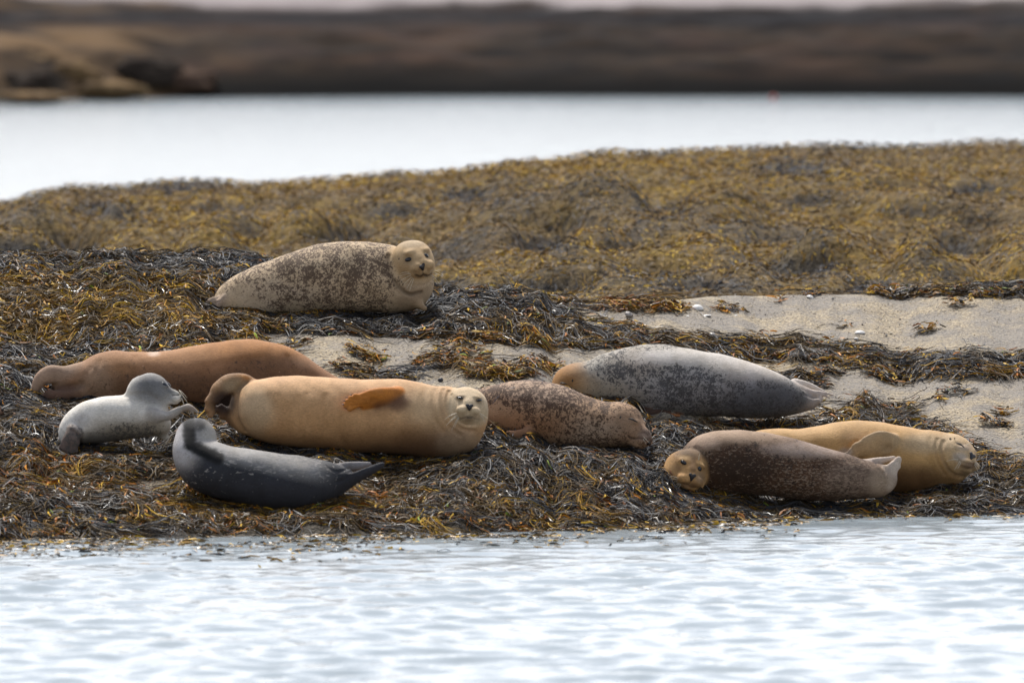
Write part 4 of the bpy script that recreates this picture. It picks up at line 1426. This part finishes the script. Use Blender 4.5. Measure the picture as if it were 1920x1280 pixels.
D.paint += [('zone', (560, 840, 160, 30), {'c': (.24, .13, .06), 's': .8}), ('zone', (760, 838, 150, 42), {'c': (.115, .058, .028), 's': .95}), ('zone', (640, 800, 150, 40), {'c': (.56, .31, .135), 's': .5}), ('zone', (480, 770, 34, 44), {'c': (.62, .47, .30), 's': .7}),  # dark belly: partly brown coat, partly underside shade put into the colour
            ('zone', (862, 828, 44, 30), {'c': (.46, .34, .23), 's': .5}), ('zone', (810, 760, 60, 40), {'c': (.62, .45, .27), 's': .6}), ('prim', hD, 10, {'c': (.66, .52, .34), 's': .9}), ('zone', (746, 754, 24, 18), {'c': (.12, .055, .03), 's': .85}),
            ('prim', f1, 6, {'c': (.27, .15, .07)}), ('prim', f2, 5, {'c': (.10, .05, .025), 's': .9}), ('prim', f3, 5, {'c': (.025, .014, .009), 's': 1}), ('zone', (420, 754, 26, 26), {'c': (.03, .015, .01), 's': .97}),
            ('zone', (440, 722, 24, 14), {'c': (.36, .26, .15), 's': .8}), ('line', np.array([[476, 10, -716], [452, 0, -702], [434, -8, -699], [410, -14, -714], [392, -20, -735], [384, -24, -757], [388, -24, -778]]), 4.5, {'c': (.50, .24, .08), 's': .8}),
            ('prim', fd, 4, {'c': (.56, .20, .03)}), ('line', np.array([[744, -58, -748], [728, -62, -754], [708, -66, -760]]), 11, {'c': (.14, .06, .03), 's': .85}),
            ('zone', (880, 783, 22, 10), {'c': (.42, .32, .22), 's': .4})]
for q in ([(842, 733), (838, 748), (840, 770), (850, 790), (868, 804), (890, 808)], ):
    D.groove(q, 3.2, 7.0, paint={'c': (.30, .19, .10), 's': .5})  # neck fold, crease shade painted as a darker stripe
D.groove([(832, 730), (828, 750), (831, 775), (843, 798), (862, 815)], 4.5, 3.4, paint={'c': (.34, .21, .11), 's': .45})  # second neck fold, crease shade painted in too
D.groove([(816, 730), (813, 755), (817, 785), (830, 808)], 5.5, 2.2, paint={'c': (.36, .22, .11), 's': .35})  # third neck fold, fainter painted crease shade
D.groove([(797, 728), (794, 755), (797, 785), (806, 812)], 7, 1.3)
D.groove([(847, 740), (846, 765), (856, 785), (872, 797), (893, 797)], 3.0, 2.2)
for q in ([(560, 745), (556, 775), (562, 810)], [(575, 738), (572, 765), (578, 800)], [(610, 740), (606, 770), (610, 806)], [(640, 780), (637, 810), (640, 830)]): D.groove(q, 5, 1.6)
D.groove([(862, 786), (871, 783), (880, 779.5), (889, 784), (899, 788)], 1.8, 2.2, paint={'c': (.10, .065, .05), 's': .8}, pw=1.8)
D.groove([(877, 783), (884, 783.5)], 2.6, 1.5, paint={'c': (.03, .02, .02), 's': .9}, pw=3)
D.groove([(880, 771), (880, 779)], 1.1, 1.2, paint={'c': (.2, .14, .1), 's': .5})
D.groove([(864, 793), (880, 797), (895, 793)], 2.2, 1.3)
for q in ([(462, 712), (448, 730), (443, 755), (446, 785), (458, 806)],): D.groove(q, 4.5, 6, paint={'c': (.12, .07, .04), 's': .5})
for ty in (747, 753, 759): D.groove([(704, 750 + (ty - 753) * .4), (682, ty + 1 - (ty - 753) * .3), (660, ty)], 1.7, 2.6, paint={'c': (.30, .12, .03), 's': .6})
D.eye(861.5, 745.5, 7.0, 2.5, 8, 3.4); D.eye(900, 750, 7.2, 2.3, 0, 3.4)
D.nosepad(880.5, 763, 8.0, 6.2, 5)
D.claws([(660, 740), (652, 745), (647, 751), (645, 758), (651, 766)], 5, 1.0, 190)
D.whiskers([(858, 777, 842, 792, -8, 3), (859, 779, 836, 798, -8, 3), (857, 774, 834, 786, -8, 4), (860, 781, 847, 806, -8, 2), (861, 783, 852, 802, -8, 2), (900, 775, 914, 784, -8, 3), (901, 778, 912, 794, -8, 3)])
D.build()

# === dark grey seal in front
m = fur_mat("fur_charcoal", (.016, .017, .022), 26, 70, .8, light=(.36, .34, .32), rough=.66, sheen=.02)
E = Seal("charcoal grey seal nearest the water on the left, head turned away", ground_depth(500, 944), (500, 950), m)
E.base = (.034, .036, .044); E.dens = .22; E.lite = .5
E.add(Chain([(650, 893, 14, 14, 14), (628, 899, 12, 28, 28), (600, 904, 10, 43, 42), (560, 905, 4, 51, 49), (510, 902, 0, 53, 51), (460, 893, -2, 53, 51), (418, 884, -2, 51, 49), (385, 872, 0, 49, 46), (368, 856, 6, 42, 42), (362, 838, 12, 38, 38), (365, 822, 18, 36, 36)]), 1)
hE = Head(368, 819, 26, 36, yaw=168, pitch=22, roll=0); E.add(hE, 14)
f1 = flipper(E, [(620, 915, 0, 20, 14), (650, 903, -4, 15, 8), (678, 890, -6, 10, 6), (700, 880, -6, 8, 5), (716, 872, -6, 5, 3)], (0, 1, .4), [[(680, 888, -4, 6, 5), (702, 876, -5, 5, 4), (720, 869, -6, 3, 2)]], 4, 9)
f2 = flipper(E, [(610, 885, 26, 14, 12), (640, 877, 30, 10, 7), (670, 873, 32, 8, 5), (694, 870, 32, 4, 3)], (0, 1, .4), [[(640, 872, 30, 5, 4), (668, 868, 32, 4, 3), (692, 868, 34, 2, 2)]], 4, 8)
f3 = flipper(E, [(622, 893, 4, 13, 10), (640, 889, 2, 11, 9), (652, 886, 2, 8, 7)], (0, 1, 0), [], 4, 5)
E.groove([(612, 872), (622, 880), (634, 884), (655, 878)], 2.5, 3); E.groove([(632, 903), (645, 899), (652, 893)], 3, 4, paint={'c': (.015, .015, .018), 's': .9})
E.groove([(672, 888), (694, 876), (712, 868)], 1.6, 1.5)
E.paint += [('zone', (342, 832, 34, 48), {'c': (.58, .56, .56), 's': .85, 'l': .8}), ('func', lambda X, PY, Yd: np.clip(1 - np.abs(PY - (836 + (X - 400) * .24 - 2)) / 34, 0, 1) * sstep(372, 410, X) * sstep(640, 560, X), {'c': (.38, .37, .355), 's': .95, 'l': 1.1}),  # lit left shoulder and back painted pale, with the coat's own flecks
            ('zone', (392, 815, 22, 30), {'c': (.42, .40, .37), 's': .9, 'l': .9}),
            ('func', lambda X, PY, Yd: np.exp(-(np.minimum.reduce([np.hypot(X - (353 + t * 4), PY - (788 + t * 46)) for t in np.linspace(0, 1, 6)] + [np.hypot(X - (357 + t * 52), PY - (834 + t * 24)) for t in np.linspace(0, 1, 10)]) / (13 + 5 * (fbm(X / 6, PY / 6, 9, 2) - .5))) ** 6), {'c': (.004, .004, .004), 's': 1, 'l': .2}),
            ('zone', (372, 797, 16, 10), {'c': (.02, .02, .022), 's': .8, 'l': .3}),
            ('zone', (520, 935, 160, 34), {'c': (.04, .041, .05), 's': .8, 'l': .15}), ('prim', f2, 6, {'c': (.30, .28, .28), 's': .8, 'l': 0}), ('prim', f1, 6, {'c': (.035, .035, .042), 's': .8, 'l': 0})]
E.build()

# === brown spotted sleeper
m = fur_mat("fur_brown_spotted", (.045, .022, .015), 44, 120, .7)
Fs = Seal("brown spotted seal asleep, chin on dark weed, just right of the golden seal", ground_depth(1060, 829), (1060, 834), m)
Fs.base = (.45, .29, .175); Fs.dens = .86
Fs.add(Chain([(812, 790, 96, 14, 14), (850, 780, 88, 33, 32), (900, 773, 70, 44, 42), (945, 772, 52, 55, 50), (990, 774, 38, 62, 56), (1035, 779, 26, 60, 54), (1080, 789, 14, 51, 48), (1120, 795, 4, 44, 44), (1155, 796, -4, 42, 40)]), 1)
hF = Head(1168, 793, -8, 39, yaw=62, pitch=-20, roll=6, ml=1.3); Fs.add(hF, 12)
ff = flipper(Fs, [(990, 815, -16, 14, 9), (968, 817, -24, 12, 7), (952, 814, -26, 8, 5)], (0, 1, .4), [], 4, 10)
Fs.paint += [('zone', (1180, 800, 44, 34), {'c': (.24, .155, .10), 's': .7, 'd': .5}), ('zone', (1100, 810, 60, 26), {'c': (.37, .29, .215), 's': .7, 'd': .72}), ('zone', (985, 800, 90, 30), {'c': (.30, .155, .075), 's': .8, 'd': .75}), ('prim', ff, 7, {'c': (.33, .18, .10), 'd': .1}),
             ('zone', (1010, 730, 100, 30), {'d': .95, 'ds': .7, 'c': (.44, .33, .25), 's': .6}), ('zone', (1215, 815, 16, 16), {'c': (.13, .10, .09), 's': .7}), ('zone', (925, 790, 50, 26), {'d': .35})]
Fs.groove([(1176, 784), (1181, 783.5), (1187, 786), (1194, 790)], 2.6, 1.6)
L_ = Fs.front([1178, 1182, 1187, 1191, 1195], [785, 784.5, 786, 788.5, 790.5]); nn_ = Fs.normal(L_[2]); V_, F_ = tube(L_ - nn_ * .2, [.7, 1.6, 1.9, 1.6, .7]); Fs.piece("closed_eye", V_, F_, m_slit)
Fs.ear(1163.5, 781.5, 1.6, 3.6, 108)
pp = Fs.snap(hF.pt((0, 1.42, -.18))); V_, F_ = blob(pp, (5.0, 5.0, 5.5), np.eye(3)); Fs.piece("nose", V_, F_, m_nose)
Fs.groove([(1213, 824), (1200, 821), (1186, 822), (1178, 816)], 2.0, 2.0, paint={'c': (.07, .04, .03), 's': .8})
P_ = catmull([[919, 769, 0], [924, 757, 0], [933, 745, 0], [947, 733, 0], [961, 727, 0], [976, 723, 0]], 3); L_ = Fs.front(P_[:, 0], P_[:, 1])
V_, F_ = tube(L_ + np.array([0, 1.0, -.4]), 2.0 * np.sin(np.linspace(.35, 2.75, len(L_))), 8); Fs.piece("scar", V_, F_, m_scar)
Fs.whiskers([(1205, 772, 1196, 758, 4, 1), (1206, 773, 1199, 760, 4, 1), (1200, 815, 1204, 832, -6, 0), (1203, 817, 1212, 833, -6, 0), (1206, 818, 1218, 830, -6, 0)])
Fs.build()

# === grey spotted seal, head buried to the left
m = fur_mat("fur_silver_spotted", (.05, .05, .055), 48, 130, .8)
G = Seal("large silver grey spotted seal with rusty head tucked down beside bare rock", ground_depth(1320, 776), (1320, 782), m)
G.base = (.43, .40, .345); G.dens = .80
G.add(Chain([(1092, 722, 2, 40, 38), (1120, 718, 2, 46, 44), (1155, 713, 2, 56, 52), (1200, 712, 2, 65, 58), (1250, 714, 2, 67, 60), (1300, 718, 2, 63, 58), (1350, 723, 2, 58, 54), (1400, 731, 4, 52, 48), (1445, 740, 6, 43, 42), (1480, 747, 8, 32, 34), (1508, 751, 10, 18, 20)]), 1)
hG = Head(1073, 722, 0, 41, yaw=-58, pitch=-30, roll=0); G.add(hG, 14)
g1 = flipper(G, [(1490, 738, 12, 22, 14), (1515, 738, 12, 14, 8), (1538, 745, 10, 8, 5)], (0, 1, .5), fan((1515, 735, 12), [(1563, 741, 10), (1556, 746, 8), (1541, 751, 6)], 5, 2.2, 4, 2.5, (2, -3)), 4, 9)
g2 = flipper(G, [(1490, 722, 28, 14, 10), (1515, 723, 30, 8, 6), (1545, 735, 26, 5, 4)], (0, 1, .5), [], 4, 9)
g3 = flipper(G, [(1498, 756, 2, 16, 12), (1520, 757, 0, 11, 7), (1534, 752, -2, 6, 5)], (0, 1, .3), [], 4, 7)
gf_ = flipper(G, [(1196, 772, -26, 14, 9), (1220, 776, -38, 11, 7), (1244, 776, -42, 9, 6)], (0, 1, .5), fan((1236, 776, -41), [(1256, 771, -44), (1262, 777, -46), (1274, 779, -47)], 5, 2.4, 4, 2.4, (0, 0)), 2.6, 8)
G.groove([(1510, 724), (1528, 731), (1536, 741), (1522, 744), (1508, 738)], 3, 3, paint={'c': (.3, .2, .16), 's': .6}); G.groove([(1506, 728), (1520, 738)], 3, 2)
G.groove([(1135, 668), (1128, 690), (1130, 720)], 8, 1.5)
G.groove([(1199, 762), (1215, 766), (1235, 765)], 3, 3.5)
G.paint += [('prim', hG, 14, {'c': (.36, .185, .065), 'd': .1}), ('zone', (1100, 735, 26, 40), {'c': (.42, .28, .14), 's': .55, 'd': .25}), ('zone', (1060, 735, 16, 26), {'c': (.24, .13, .055), 's': .6}), ('zone', (1150, 745, 60, 34), {'c': (.42, .36, .27), 's': .8, 'd': .55}),
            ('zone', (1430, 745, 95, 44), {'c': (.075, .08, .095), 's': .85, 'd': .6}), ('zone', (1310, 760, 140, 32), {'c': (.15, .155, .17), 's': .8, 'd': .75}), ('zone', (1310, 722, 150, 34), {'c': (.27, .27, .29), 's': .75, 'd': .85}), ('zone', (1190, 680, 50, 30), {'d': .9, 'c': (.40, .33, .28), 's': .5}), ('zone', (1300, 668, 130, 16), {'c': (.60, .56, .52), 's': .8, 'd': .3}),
            ('zone', (1430, 690, 90, 22), {'c': (.58, .53, .48), 's': .9, 'd': .15}), ('prim', g1, 7, {'c': (.56, .48, .42), 'd': .0}), ('prim', g2, 7, {'c': (.6, .54, .48), 'd': 0}), ('prim', g3, 5, {'c': (.52, .44, .38), 'd': .1}),
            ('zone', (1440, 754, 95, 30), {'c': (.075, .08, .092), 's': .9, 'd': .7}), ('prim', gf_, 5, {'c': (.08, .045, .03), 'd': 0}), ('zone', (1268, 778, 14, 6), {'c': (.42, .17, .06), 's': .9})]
L_ = G.front([1049, 1053, 1058, 1062], [718, 717.5, 718.5, 720]); V_, F_ = tube(L_, [.6, 1.3, 1.3, .6]); G.piece("closed_eye", V_, F_, m_slit)
G.ear(1073, 713, 1.6, 3.2, 100)
G.build()

# === golden seal behind right
m = fur_mat("fur_honey", (.2, .12, .06), 18, 60, .5, rough=.58)
Is = Seal("honey coloured seal with shut eyes, partly behind the dark brown seal", ground_depth(1740, 921) + .16, (1640, 921), m, 1.5)
Is.base = (.52, .31, .12); Is.dens = .02
Is.add(Chain([(1392, 838, 22, 14, 16), (1410, 838, 20, 27, 28), (1450, 842, 16, 38, 38), (1500, 848, 12, 46, 44), (1555, 852, 6, 58, 52), (1610, 854, 2, 66, 58), (1660, 858, 0, 66, 58), (1710, 863, -4, 61, 54), (1750, 866, -8, 55, 50), (1775, 868, -10, 46, 44)]), 1)
Is.add(Chain([(1750, 858, -8, 49, 46), (1775, 856, -12, 43, 42), (1792, 856, -16, 36, 37)]), 12)
hI = Head(1788, 851, -16, 39, yaw=52, pitch=-8, roll=14, ml=1.04, slim=1.3); Is.add(hI, 8)
fi = flipper(Is, [(1672, 832, -46, 20, 12), (1650, 828, -56, 22, 9), (1625, 834, -62, 18, 7), (1604, 844, -64, 13, 5.5)], (.1, 1, .3), fan((1612, 842, -63), [(1582, 850, -66), (1588, 856, -67), (1598, 862, -66)], 7, 3, 5, 2.6, (2, -4)), 3, 9)
Is.groove([(1666, 842), (1655, 858), (1638, 872), (1625, 880)], 8, 6, paint={'c': (.16, .09, .04), 's': .7}, pw=12)  # shadow under the foreflipper painted dark along the groove
Is.groove([(1612, 822), (1596, 834), (1584, 848)], 4, 3.0)
Is.groove([(1758, 822), (1754, 845), (1760, 868), (1772, 888)], 3.2, 5, paint={'c': (.3, .17, .08), 's': .4}); Is.groove([(1769, 826), (1764, 848), (1772, 872), (1788, 890), (1806, 894)], 3.5, 6, paint={'c': (.25, .14, .07), 's': .5})
Is.groove([(1744, 822), (1741, 850), (1748, 880)], 6, 1.3)
Is.groove([(1788, 846), (1789, 854), (1795, 861), (1804, 866), (1815, 869), (1826, 871)], 2.2, 3.0, paint={'c': (.12, .07, .05), 's': .8}, pw=2.4)
Is.groove([(1789, 846), (1793, 843)], 4, 2)
Is.slit([(1793, 829), (1799, 830.5), (1805, 834), (1809, 838)], 1.4, mirror=hI)
Is.nosepad(1823, 855, 7.6, 7.6, 24)
Is.ear(1782, 821, 1.6, 2.2, 10); Is.ear(1790, 820.5, .9, 1.2, 10)
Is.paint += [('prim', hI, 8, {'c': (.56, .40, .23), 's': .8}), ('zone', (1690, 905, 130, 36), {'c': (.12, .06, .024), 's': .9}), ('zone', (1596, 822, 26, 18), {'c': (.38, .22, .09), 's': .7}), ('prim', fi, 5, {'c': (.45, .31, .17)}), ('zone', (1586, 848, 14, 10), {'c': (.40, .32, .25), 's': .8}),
             ('zone', (1800, 856, 14, 9), {'c': (.50, .43, .36), 's': .8}), ('zone', (1820, 872, 16, 8), {'c': (.14, .09, .07), 's': .7}), ('zone', (1808, 838, 14, 8), {'c': (.42, .34, .28), 's': .6}), ('zone', (1740, 830, 60, 20), {'c': (.54, .41, .26), 's': .7})]
Is.whiskers([(1797, 861, 1775, 864, -6, 3), (1800, 864, 1790, 880, -8, 0), (1802, 866, 1796, 878, -8, 0), (1828, 868, 1838, 880, -8, 2), (1829, 866, 1842, 878, -6, 2), (1812, 834, 1824, 826, 0, 0), (1827, 870, 1834, 884, -6, 2)])
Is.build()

# === dark brown seal in front right
m = fur_mat("fur_dark_brown", (.032, .02, .014), 40, 110, .8, light=(.27, .19, .135))
H = Seal("dark brown mottled seal in front at right, tan face with red scratch", ground_depth(1470, 936) - .03, (1470, 932), m, 1.5)
H.base = (.088, .043, .021); H.dens = .7; H.lite = .85
H.add(Chain([(1304, 876, 2, 44, 38), (1335, 866, -2, 57, 48), (1380, 865, 0, 60, 50), (1430, 870, 0, 59, 50), (1480, 878, 0, 57, 48), (1530, 887, 2, 51, 45), (1575, 893, 4, 45, 42), (1615, 898, 6, 38, 37), (1645, 901, 8, 31, 30), (1660, 900, 8, 22, 22)]), 1)
hH = Head(1285, 882, -34, 43.5, yaw=16, pitch=-2, roll=15, wide=.97, slim=1.15); H.add(hH, 8)
h1 = flipper(H, [(1655, 900, 4, 22, 14), (1668, 884, 2, 14, 8), (1678, 870, 0, 10, 6), (1684, 862, 0, 6, 4)], (.2, 1, 0), fan((1668, 882, 2), [(1686, 859, -2), (1683, 866, 4), (1685, 874, 0)], 6, 3.5, 5, 3, (0, 0)), 4, 9)
h2 = flipper(H, [(1590, 878, 26, 16, 12), (1625, 870, 28, 10, 8), (1652, 863, 24, 7, 6), (1676, 858, 16, 4, 4)], (0, 1, .4), [], 4, 9)
H.groove([(1640, 866), (1655, 874), (1662, 884), (1656, 888)], 3.5, 3.6); H.groove([(1648, 880), (1653, 892), (1650, 904)], 3, 1.6); H.groove([(1662, 870), (1674, 862)], 2.5, 3)
H.groove([(1303, 838), (1316, 845), (1326, 858), (1328, 880), (1322, 900), (1310, 918)], 3.4, 7, paint={'c': (.06, .04, .03), 's': .8})
H.groove([(1274, 908), (1282, 907), (1290, 910), (1297, 915), (1305, 914)], 2.4, 3.0, paint={'c': (.04, .025, .02), 's': .85}, pw=2.8)
H.groove([(1296, 900), (1290, 909)], 1.3, 1.3, paint={'c': (.1, .06, .04), 's': .6})
H.groove([(1262, 913), (1278, 922), (1297, 923)], 2.5, 1.8)
H.eye(1281, 867, 6.4, 4.0, 28, 3.0); H.eye(1312.5, 878, 4.8, 4.4, 20, 2.6)
H.nosepad(1297, 894.5, 7.4, 7.4, 16)
H.ear(1269.5, 852, 1.6, 2.4, 60)
H.paint += [('prim', hH, 6, {'c': (.56, .325, .135), 'd': .02, 'l': 0}), ('zone', (1298, 848, 40, 15), {'c': (.12, .078, .045), 's': .9}), ('zone', (1300, 872, 8, 15), {'c': (.15, .085, .045), 's': .65}), ('zone', (1289, 909, 18, 6), {'c': (.11, .06, .035), 's': .7}), ('zone', (1268, 878, 11, 9), {'c': (.20, .11, .05), 's': .7}), ('zone', (1282, 857, 14, 5), {'c': (.42, .27, .12), 's': .7}), ('zone', (1316, 868, 9, 5), {'c': (.42, .27, .12), 's': .7}), ('zone', (1312, 895, 9, 12), {'c': (.36, .25, .16), 's': .6}),
            ('zone', (1252, 895, 16, 36), {'c': (.62, .37, .16), 's': .8}), ('zone', (1370, 812, 130, 20), {'c': (.40, .28, .19), 's': .9, 'd': .35, 'l': .55}), ('zone', (1320, 828, 30, 16), {'c': (.46, .33, .24), 's': .8, 'd': .2}), ('zone', (1520, 842, 90, 16), {'c': (.40, .31, .26), 's': .8, 'd': .35}),
            ('zone', (1390, 880, 70, 36), {'c': (.03, .016, .009), 's': .85, 'd': .6, 'l': .55}), ('zone', (1600, 900, 60, 40), {'c': (.16, .11, .08), 's': .8, 'd': .6, 'l': .9}), ('zone', (1655, 905, 26, 34), {'c': (.36, .27, .19), 's': .85, 'd': .1}),
            ('prim', h1, 7, {'c': (.56, .46, .38), 'd': 0, 'l': 0}), ('prim', h2, 6, {'c': (.52, .43, .36), 'd': 0, 'l': 0})]
P_ = catmull([[1255, 876, 0], [1257, 882, 0], [1259, 888, 0], [1262, 894, 0]], 2); L_ = H.front(P_[:, 0], P_[:, 1])
V_, F_ = tube(L_ + np.array([0, .7, 0]), 1.5 * np.sin(np.linspace(.3, 2.8, len(L_))), 6); H.piece("scratch", V_, F_, m_red)
H.whiskers([(1270, 899, 1251, 898, -6, 3), (1270, 902, 1254, 906, -8, 2), (1272, 905, 1262, 912, -8, 1), (1274, 906, 1266, 914, -8, 1), (1271, 896, 1254, 893, -6, 3), (1309, 862, 1312, 848, -4, 0), (1310, 861, 1311, 850, -4, 0), (1276, 907, 1271, 916, -8, 0)])
H.build()

# === seal cut off by the left edge
m = fur_mat("fur_edge_brown", (.05, .03, .02), 30, 70, .7)
J = Seal("brown seal cut off by the left edge, only snout tip showing", ground_depth(0, 779), (-120, 784), m)
J.base = (.19, .11, .07); J.dens = .35
J.add(Chain([(-420, 760, 60, 14, 14), (-380, 750, 56, 34, 32), (-300, 735, 46, 52, 48), (-210, 730, 30, 60, 54), (-130, 738, 12, 50, 46), (-80, 750, 2, 38, 38), (-50, 756, 0, 32, 32)]), 1)
hJ = Head(-38, 757, 0, 31, yaw=72, pitch=-8, roll=0, ml=1.12); J.add(hJ, 10)
J.slit([(-26, 746), (-20, 747), (-14, 750)], 1.2, mirror=hJ)
pp = J.snap(hJ.pt((0, 1.4, -.18))); V_, F_ = blob(pp, (3, 4.5, 3.5), np.eye(3)); J.piece("nose", V_, F_, m_nose)
J.build()

# ------------------------------------------------------------------ shells and pebbles on the bare rock
m_shell = plain_mat("bleached_shell", (.72, .69, .64), .45)
m_snail = plain_mat("grey_snail_shell", (.30, .27, .24), .5)
m_peb = plain_mat("dark_pebble", (.035, .036, .042), .45)


def place(px, py):
    d = ground_depth(px, py); x = (px - 960) / F * d
    return x, d, float(gz(np.array([x]), np.array([d]))[0])


def shell(px, py, w, hgt, label, tilt=0, ribs=18):
    """limpet like dome with ribs, rim resting on the rock"""
    x, y, z = place(px, py); s = y / F; w *= s; hgt *= s
    nu, nv = 36, 9; V = []
    for k in range(nv):
        t = k / (nv - 1); rr = math.sin(t * math.pi / 2) ** .9; zz = math.cos(t * math.pi / 2)
        for j in range(nu):
            a = j / nu * 2 * math.pi; rb = 1 + .045 * math.cos(a * ribs) * rr
            V.append((w * rr * rb * math.cos(a) + w * .15 * (1 - rr), w * .8 * rr * rb * math.sin(a), hgt * zz))
    V = np.array(V); i = np.arange(nu * nv).reshape(nv, nu)
    Fc = np.stack([i[:-1], i[1:], np.roll(i[1:], -1, 1), np.roll(i[:-1], -1, 1)], -1).reshape(-1, 4)
    Vi = V * [.9, .9, .82]; Fi = Fc[:, ::-1] + len(V)
    rim = np.stack([i[-1], i[-1] + len(V), np.roll(i[-1], -1) + len(V), np.roll(i[-1], -1)], -1)
    o = mesh_np("shell", np.concatenate([V, Vi]), np.concatenate([Fc, Fi, rim]), m_shell)
    o.location = (x, y, z - .002); o.rotation_euler = (math.radians(tilt), math.radians(tilt * .4), px * .7)
    tag(o, label, "shell", "white shells on the bare rock")


shell(1308, 577, 14, 10, "largest white domed shell on the rock beside the golden weed near the crest")
shell(1325, 589, 10, 3, "thin white shell fragment lying flat just in front of the largest domed shell", 8)
shell(1335, 622, 8, 4, "small white shell on the rock just above the long weed bank", 12)
shell(1613, 627, 12, 6, "white domed shell alone on bare rock above the right end of the weed bank")
shell(1606, 639, 5, 6, "tiny white shell just in front of the lone domed one", 25)
shell(1519, 560, 9, 6, "white shell right on the crest line of the bare rock", 20)
shell(1380, 590, 4, 2, "tiny white shell chip on the rock right of the largest dome")
shell(1290, 588, 4, 2, "tiny pale shell chip between the snail shell and the largest dome")


def snail(px, py, R_, label, mt):
    x, y, z = place(px, py); s = y / F; R_ *= s
    t = np.linspace(0, 1, 70); a = t * 3.2 * 2 * math.pi
    rr = (1 - t) ** 1.1; P = np.stack([R_ * .62 * rr * np.cos(a), R_ * .62 * rr * np.sin(a), R_ * .9 * t * 1.0 + R_ * .2], 1)
    V, Fc = tube(P, R_ * .55 * rr + R_ * .05, 10)
    o = mesh_np("snail_shell", V, Fc, mt); o.location = (x, y, z + R_ * .2); o.rotation_euler = (.6, .3, .5)
    tag(o, label, "snail shell")


snail(1178, 592, 8, "pale grey snail shell left of the golden weed near the crest", m_snail)
snail(1428, 726, 6, "brown grey snail shell by the weed near the silver seal tail", m_snail)


def pebble(px, py, r_, label, seed):
    x, y, z = place(px, py); s = y / F; r_ *= s
    V, Fc = blob((0, 0, 0), (r_, r_ * .85, r_ * .8), np.eye(3), 20, 13)
    n_ = 1 + .22 * (fbm(V[:, 0] / r_ * 1.3 + seed, V[:, 2] / r_ * 1.3 + V[:, 1] / r_, seed, 3) - .5)
    V = V * n_[:, None]
    o = mesh_np("pebble", V, Fc, m_peb); o.location = (x, y, z + r_ * .6)
    tag(o, label, "pebble", "dark pebbles on the rock")


pebble(826, 719, 5, "round dark pebble on the rock just above the golden seal's neck", 3)
pebble(1263, 794, 5, "dark pebble on gravel in front of the silver seal's flipper", 5)
pebble(1462, 730, 5, "dark pebble against the weed right of the silver seal's back", 8)
pebble(1560, 792, 4, "dark pebble at the weed edge above the honey coloured seal", 9)

# ------------------------------------------------------------------ far boulders and buoy
m_bould, nt, b = new_mat("weedy_boulder")
tc = N(nt, 'ShaderNodeTexCoord'); n1 = noise(nt, 2.5, 5, .6, vec=tc.outputs['Object'])
ca = ramp(nt, n1.outputs['Fac'], [(.35, (.04, .026, .015)), (.5, (.11, .07, .035)), (.65, (.20, .13, .065))])
nt.links.new(ca.outputs[0], b.inputs['Base Color']); b.inputs['Roughness'].default_value = .9; b.inputs['Specular IOR Level'].default_value = .1
bump(nt, b, n1.outputs['Fac'], 1, .05)
m_bould2 = plain_mat("dark_wet_boulder", (.035, .026, .02), .9, .1)
m_bould3 = plain_mat("brown_rock_boulder", (.08, .05, .035), .9, .1)


def boulder(px, py_base, wpx, hpx, d, mt, label, seed):
    s = d / F
    V, Fc = blob((0, 0, 0), (1, 1, 1), np.eye(3), 40, 26)
    n_ = 1 + 1.1 * (fbm(V[:, 0] * 1.5 + seed * 3.1, V[:, 2] * 1.5 + V[:, 1] * 1.1 + seed, seed, 5, .6) - .5)
    V = V * n_[:, None] * [wpx * s, wpx * s * .7, hpx * s]
    o = mesh_np("boulder", V, Fc, mt)
    o.location = (x_at(px, py_base, d), d, z_at(py_base, d))
    tag(o, label, "boulder", "boulders along the far left shore")


boulder(30, 150, 100, 52, 149.5, m_bould, "largest blurred golden brown boulder at the far shore's left end", 2)
boulder(130, 150, 55, 36, 149.0, m_bould, "blurred golden boulder right of the largest one on the far shore", 3)
boulder(65, 160, 50, 26, 147.2, m_bould2, "dark rounded rock in front of the largest far boulder", 4)
boulder(285, 140, 62, 28, 149.5, m_bould2, "dark wet boulder farther right along the far shore", 5)
boulder(200, 168, 60, 20, 148.0, m_bould, "low golden rock between the two dark far boulders", 6)
boulder(350, 158, 55, 26, 149.6, m_bould3, "brown boulder rightmost of the far shore's boulders", 7)
boulder(240, 105, 55, 22, 152.5, m_bould3, "brown boulder high on the far bank above the dark one", 8)
boulder(40, 182, 90, 10, 146.4, m_bould, "flat golden rock at the water's edge below the far boulders", 9)

m_buoy = plain_mat("red_float", (.35, .04, .03), .4)
d = 148.5; s = d / F
V, Fc = blob((0, 0, 0), (6 * s, 6 * s, 6 * s), np.eye(3), 20, 12)
e = bpy.data.objects.new("buoy", None); COL.objects.link(e); e.location = (x_at(1450, 172, d), d, .02)
tag(e, "small red round float by the far shore", "buoy")
mesh_np("float_ball", V, Fc, m_buoy, e)
V, Fc = tube(np.array([[0, 0, 5 * s], [0, 0, 7 * s], [0, 0, 8 * s]]), [1.2 * s, 1.2 * s, 1 * s], 10)
mesh_np("float_eye", V, Fc, plain_mat("float_fitting", (.05, .05, .05)), e)
